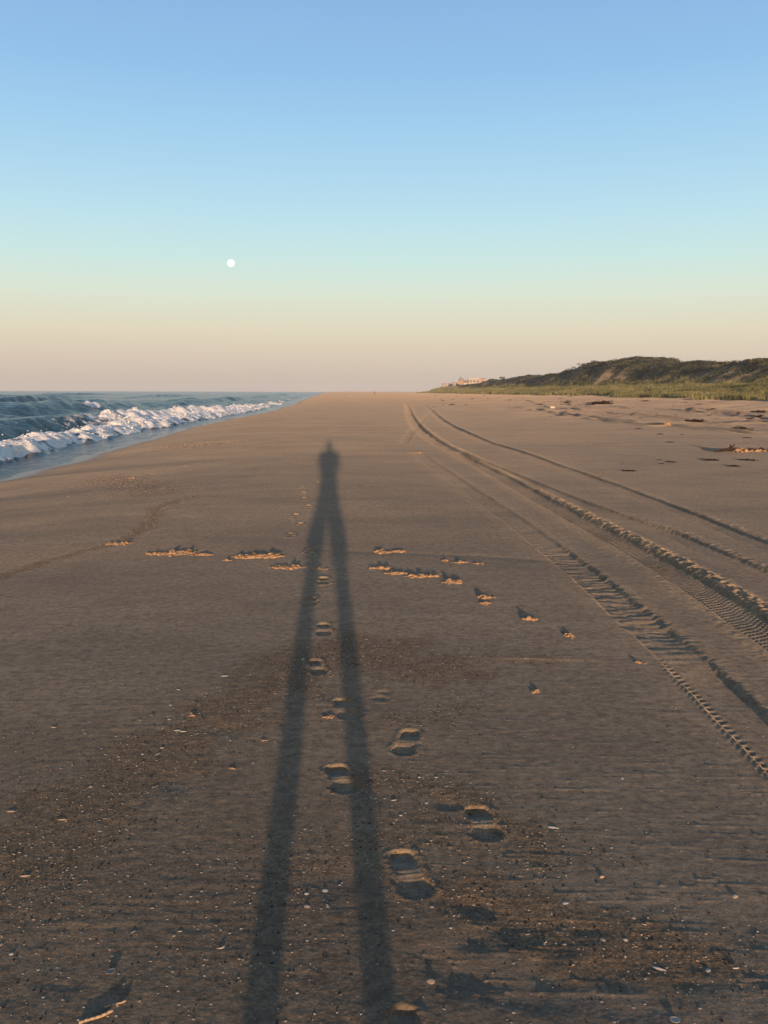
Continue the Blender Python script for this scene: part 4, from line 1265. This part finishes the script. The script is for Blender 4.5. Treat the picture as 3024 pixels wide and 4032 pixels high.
# ------------------------------------------------------------------ shells
def bowl_mesh(name, ribs=0, stretch=1.0, hgt=0.35, skew=0.25, nr=7, na=22, flip=False):
    V = []; Fq = []
    for layer in (0, 1):
        for i in range(nr + 1):
            r_ = i / nr
            for j in range(na):
                a_ = 2 * math.pi * j / na
                rad_ = 1 + 0.05 * math.sin(3 * a_) + (0.06 * math.cos(ribs * a_) if ribs else 0)
                x_ = r_ * math.cos(a_) * rad_ * stretch; y_ = r_ * math.sin(a_) * rad_
                z_ = hgt * (1 - r_ ** 2) + (0.03 * math.cos(ribs * a_) * r_ if ribs else 0)
                y_ += skew * (1 - r_)
                V.append((x_, y_, z_ - 0.06 * layer))
    def id_(l, i, j): return l * (nr + 1) * na + i * na + j % na
    for l in (0, 1):
        for i in range(nr):
            for j in range(na):
                q = [id_(l, i, j), id_(l, i + 1, j), id_(l, i + 1, j + 1), id_(l, i, j + 1)]
                Fq.append(q if l == 0 else q[::-1])
    for j in range(na): Fq.append([id_(0, nr, j), id_(1, nr, j), id_(1, nr, j + 1), id_(0, nr, j + 1)])
    V = np.array(V) * 0.5
    if flip: V[:, 2] = -V[:, 2] + hgt * 0.5
    return np_mesh(name, V, np.array(Fq))
def arc_mesh(name, bend, thick=0.16, n=14):
    bm = bmesh.new(); prev = None
    pts = [(math.sin(bend * (t - .5)) / max(bend, 1e-3), (1 - math.cos(bend * (t - .5))) / max(bend, 1e-3), 0.06) for t in np.linspace(0, 1, n)]
    for i in range(n - 1):
        w0 = thick * math.sin(math.pi * (i + .3) / n) ** 0.5; w1 = thick * math.sin(math.pi * (i + 1.3) / n) ** 0.5
        tube(bm, pts[i], pts[i + 1], w0 * 0.5, w1 * 0.5, 8)
    for v in bm.verts: v.co.z = max(v.co.z, 0.0)
    return bm_mesh(name, bm)
def reed_mesh(seed):
    g = np.random.default_rng(seed); bm = bmesh.new()
    p_ = Vector((-0.5, 0, 0.04)); d_ = 0.0
    for i in range(6):
        d_ += g.normal() * 0.14
        q_ = p_ + Vector((math.cos(d_) / 6, math.sin(d_) / 6, 0.004 * i)); tube(bm, p_, q_, 0.045, 0.042, 7); p_ = q_
    return bm_mesh('reed', bm)
def pebble_mesh(seed):
    V, Fc = ICO2
    g = np.random.default_rng(seed)
    V = V * (1 + 0.25 * np.sin(V[:, :1] * 2.3 + g.random() * 6) * np.cos(V[:, 1:2] * 2.1 + g.random() * 6)) * np.array([0.5, 0.38, 0.28])
    return np_mesh('pebble', V, Fc)
KIND = {'bowl': [bowl_mesh('clam_shell', 0, 1.0), bowl_mesh('clam_shell', 0, 1.35, 0.3)], 'scallop': [bowl_mesh('scallop_shell', 14, 1.05, 0.28, 0.4)],
        'cup': [bowl_mesh('open_shell', 0, 1.2, 0.4, 0.2, flip=True)], 'long': [bowl_mesh('razor_shell', 0, 3.2, 0.5, 0.0)],
        'crescent': [arc_mesh('shell_rim', 2.2)], 'sliver': [arc_mesh('shell_sliver', 0.8, 0.2)], 'reed': [reed_mesh(2), reed_mesh(5)], 'pebble': [pebble_mesh(1), pebble_mesh(2)]}
NAMES = {'bowl': 'seashell', 'scallop': 'scallop_shell', 'cup': 'seashell', 'long': 'razor_shell', 'crescent': 'shell_fragment', 'sliver': 'shell_fragment', 'reed': 'reed_stalk', 'pebble': 'pebble'}
CATS = {'reed': 'reed', 'pebble': 'pebble', 'crescent': 'shell fragment', 'sliver': 'shell fragment'}
MATS = {'w': M_SHELL, 't': M_SHELLT, 'g': M_SHELLG, 'r': M_REED}
_cache = {}
def place(kind, px_, py_, size, mk, label, group=None, rz=None, tilt=None, var=0, xy=None, z=None):
    key = (kind, var % len(KIND[kind]), mk)
    if key not in _cache:
        me_ = KIND[kind][var % len(KIND[kind])].copy(); me_.materials.clear(); me_.materials.append(MATS[mk]); me_.name = NAMES[kind]
        _cache[key] = me_
    X, Y = G(px_, py_) if xy is None else xy
    z = ground(X, Y) if z is None else z
    o_ = link(NAMES[kind], _cache[key], None, loc=(X, Y, z - 0.02 * size), rot=((tilt or 0), 0.0, rz if rz is not None else rng.uniform(0, 6.28)))
    o_.scale = (size, size, size)
    return tag(o_, label, CATS.get(kind, 'shell'), group)

SH = [
 ('long', 654.5, 1429, .022, 'w', 'upright white oval shell at the shadow leg beside a footprint', 1.5),
 ('scallop', 702, 1926, .034, 'w', 'white fan shell between the shadow legs, beside a smaller oval one', 0.4),
 ('bowl', 662, 1934, .022, 'w', 'small white oval shell next to the fan shell', None),
 ('bowl', 663, 1962, .028, 't', 'tan rounded shell below the fan shell', None),
 ('crescent', 480, 2053, .036, 'w', 'white crescent shell rim shoreward of the near shadow leg', 0.6),
 ('cup', 240, 2106, .034, 'g', 'grey white pointed shell leaning on the near sand', 0.8),
 ('reed', 249, 2174, .055, 'r', 'short straight piece of tan reed, upper of two', 0.55),
 ('reed', 206, 2200, .085, 'r', 'curved tan reed stalk at the frame bottom, longer of two', 0.7),
 ('sliver', 329, 1967, .018, 'w', 'small bright white chip on dark near sand', 0),
 ('sliver', 389, 2017, .020, 'w', 'thin white sliver between the chip and the crescent rim', 0.3),
 ('bowl', 25, 2066, .022, 'w', 'lone white shell near the bottom corner on the sea side', None),
 ('bowl', 3, 2046, .018, 't', 'yellowish shell at the frame edge on the sea side', None),
 ('long', 56, 1897, .018, 't', 'tan elongated shell low in the near shell band', 0.1),
 ('long', 486, 1465, .022, 'w', 'white elongated shell alone above the dark shell band', 0.2),
 ('sliver', 385, 1495, .030, 'w', 'thin pale sliver lying level above the shell band', 0.0),
 ('bowl', 369, 1528, .026, 't', 'yellowish shell just above the rounded sand lump', None),
 ('cup', 327, 1551, .026, 'g', 'grey open shell, seaward of the rounded sand lump', None),
 ('bowl', 366, 1559, .022, 'w', 'round white shell just below the yellowish one', None),
 ('long', 396, 1585, .018, 'w', 'white oval shell, landward of two side by side', 0.0),
 ('long', 383, 1583, .018, 'w', 'white oval shell, seaward of two side by side', 0.1),
 ('sliver', 350, 1621, .030, 'w', 'bright white splinter above the grey leaf shaped shell', 0.0),
 ('long', 342, 1633, .017, 'g', 'grey leaf shaped shell standing below the white splinter', 1.1),
 ('bowl', 308, 1634, .020, 'w', 'white shell seaward of the grey leaf shaped shell', None),
 ('bowl', 196, 1704, .028, 't', 'orange white shell low in the middle of the shell band', None),
 ('long', 25, 1757, .018, 't', 'orange lit elongated shell at the frame edge in the shell band', 0.0),
 ('long', 136, 1775, .017, 't', 'flat tan shell below the orange lit one', 0.05),
 ('bowl', 296, 1659, .018, 't', 'small orange shell in the middle of the shell band', None),
 ('bowl', 185, 1589, .022, 't', 'yellowish shell at the upper edge of the shell band', None),
 ('sliver', 116, 1576, .036, 't', 'long tan splinter at the upper edge of the shell band', 0.0),
 ('cup', 769, 1587, .024, 'g', 'grey shell lying inside the landward shadow leg', 0.9),
 ('bowl', 906, 1683, .024, 'w', 'white shell, first of the pair below the double footprint', None),
 ('crescent', 942, 1684, .030, 'w', 'thin curved shell rim, second of the pair below the double footprint', 0.0),
 ('sliver', 851, 1733, .032, 'w', 'pale sliver landward of the shadow, above a white oval', 0.3),
 ('bowl', 921, 1738, .022, 'w', 'white oval shell beside the pale sliver', None),
 ('bowl', 866, 1765, .022, 'w', 'white shell above the nearest whole footprint', None),
 ('sliver', 923, 1827, .020, 't', 'tan sliver just beyond the toe of the nearest whole footprint', 0.1),
 ('scallop', 933, 1962, .022, 't', 'tan fan shell just below the nearest whole footprint', None),
 ('scallop', 930, 2122, .034, 't', 'sunlit yellow ribbed shell in the dark hollow near the bottom', 0.2),
 ('long', 1195, 1791, .022, 'w', 'largest long white shell with a dark shadow on the landward sand', -0.35),
 ('bowl', 1221, 1953, .028, 'w', 'white oval shell at the top of the dark hollows', None),
 ('bowl', 1351, 2032, .024, 'w', 'round white shell in the band of grit across the bottom corner', None),
 ('bowl', 1302, 2031, .022, 'g', 'grey shell, shoreward neighbour of the round white one in the grit', None),
 ('long', 1424, 2092, .018, 'w', 'white elongated shell below the grit band', -0.5),
 ('bowl', 1529, 2096, .026, 'w', 'white shell toward the corner, below the grit band', None),
 ('cup', 1458, 2206, .034, 'w', 'white open shell at the very bottom of the frame', None),
 ('sliver', 1590, 2094, .030, 'w', 'white splinter at the corner end of the grit band', 0.1),
 ('sliver', 1392, 2000, .022, 'w', 'small white splinter above the grit band', -0.4),
 ('bowl', 1344, 1685, .022, 'w', 'white shell on smooth sand on the landward side', None),
 ('pebble', 1300, 1897, .028, 't', 'tan pebble lying alone on the smooth landward sand', None),
 ('pebble', 1588, 1939, .034, 'g', 'grey pebble at the tip of a long wind streak', None),
 ('pebble', 415, 1547, .030, 't', 'tan pebble resting against the rounded sand lump', None),
 ('bowl', 1220, 2040, .02, 't', 'orange tinted shell among the grit by the dark hollows', None),
 ('crescent', 1180, 2035, .03, 'w', 'curled white shell rim beside the orange tinted one', 1.0),
 ('bowl', 620, 1231, .03, 'w', 'white shell at the flat row of sand clods', None),
 ('bowl', 683, 1201, .035, 'w', 'white oval shell between the shadow legs far along', None),
 ('bowl', 792, 1386, .022, 'w', 'white shell on the grit patch landward of the shadow', None),
 ('long', 148, 1072, .03, 'w', 'lone white shell on smooth sand near the sea', 0.0),
]
for i, (kd, px_, py_, sz_, mk, lab, rz_) in enumerate(SH):
    place(kd, px_, py_, sz_ * (0.68 if kd != 'reed' else 1.0), mk, lab, None if kd in ('reed', 'pebble') else 'shells on the sand', rz_, var=i)

# more shells that nothing tells apart, then the fine hash as one mass
g = np.random.default_rng(99)
def on_bands(n, spread=1.0):
    out = []
    wts = np.array([len(Q) * s_ * hw_ for Q, hw_, s_ in SHELL_Q]); wts = wts / wts.sum()
    for i in g.choice(len(SHELL_Q), n, p=wts):
        Q, hw_, s_ = SHELL_Q[i]
        q = Q[g.integers(0, len(Q))]
        out.append((q[0] + g.normal() * hw_ * 0.8 * spread + g.normal() * 0.05, q[1] + g.normal() * hw_ * 0.8 * spread + g.normal() * 0.05))
    return np.array(out)
def scattered(n, ymax=14):
    yy = np.exp(g.uniform(math.log(1.9), math.log(ymax), n)); xx = g.uniform(-1, 1, n) * 0.46 * (yy + 0.3)
    return np.stack([xx, yy], 1)
pts = np.concatenate([on_bands(110), scattered(60)])
k = (pts[:, 1] > 1.9) & (np.abs(pts[:, 0]) < 0.47 * (pts[:, 1] + 0.3)) & (pts[:, 0] + BEND * pts[:, 1] > -7.5)
pts = pts[k]
hz_ = height(pts[:, 0], pts[:, 1])
for i, (p_, z_) in enumerate(zip(pts, hz_)):
    kd = ('bowl', 'sliver', 'bowl', 'cup', 'long')[i % 5]
    s_ = g.uniform(0.005, 0.0105) * (1 + 0.05 * p_[1])
    place(kd, 0, 0, s_ * (0.6 if kd == 'long' else 1), 'wwtg'[g.integers(0, 4)], 'small pale shell bit among many strewn over the sand', 'small shell bits on the sand', var=i, xy=tuple(p_), z=float(z_))

def hash_flakes(name, pts, smin, smax, m_, label, seed):
    g = np.random.default_rng(seed)
    z_ = height(pts[:, 0], pts[:, 1])
    r_ = (smin + (smax - smin) * g.random(len(pts)) ** 3) * (1 + 0.06 * pts[:, 1] + 0.10 * np.maximum(pts[:, 1] - 6, 0))
    V, Fc = blobs(np.stack([pts[:, 0], pts[:, 1], z_ + r_ * 0.04], 1), r_, ICO1, 0.5, 0.22, seed)
    tag(link(name, np_mesh(name, V, Fc), m_), label, 'shell grit', kind='stuff')
def vis(p_): return p_[(p_[:, 1] > 1.7) & (np.abs(p_[:, 0]) < 0.50 * (p_[:, 1] + 0.5)) & (p_[:, 0] + BEND * p_[:, 1] > -7.8)]
def near_pts(n):
    p_ = scattered(n, 6.5)
    keep_ = g.random(n) < sst(0.0, 0.8, perlin(p_[:, 0] / 0.9, p_[:, 1] / 0.8, 53)) + 0.10 + 0.35 * sst(0.3, -0.5, p_[:, 0]) * (1 - sst(3.0, 5.0, p_[:, 1]))
    return p_[keep_]
hash_flakes('shell_grit', vis(np.concatenate([on_bands(3600), near_pts(1800), scattered(1500, 40)])), 0.0012, 0.0042, M_SHELLW, 'fine white shell grit sprinkled over the sand', 11)
hash_flakes('brown_grit', vis(np.concatenate([on_bands(5000, 0.9), near_pts(3500)])), 0.0012, 0.0042, M_SHELLT, 'fine tan shell grit sprinkled over the sand', 12)
hash_flakes('dark_grit', vis(np.concatenate([on_bands(7500, 0.9), near_pts(5000), scattered(2600, 40)])), 0.0012, 0.0042, M_WEED, 'fine dark grit sprinkled over the sand', 13)

# ------------------------------------------------------------------ the evening haze
bm = bmesh.new(); box_bm(bm, (0, 0, 8.5), (5600, 5600, 25.0))
hm = bpy.data.materials.new('haze_air'); hm.use_nodes = True
ht = hm.node_tree; ht.nodes.clear()
ho = ht.nodes.new('ShaderNodeOutputMaterial'); hv = ht.nodes.new('ShaderNodeVolumePrincipled')
hv.inputs['Color'].default_value = (0.95, 0.93, 0.92, 1); hv.inputs['Density'].default_value = HAZE; hv.inputs['Anisotropy'].default_value = 0.0
ht.links.new(hv.outputs[0], ho.inputs['Volume'])
tag(link('haze', bm_mesh('haze', bm, False), hm), kind='stuff', label='thin evening haze over the far beach', cat='haze')
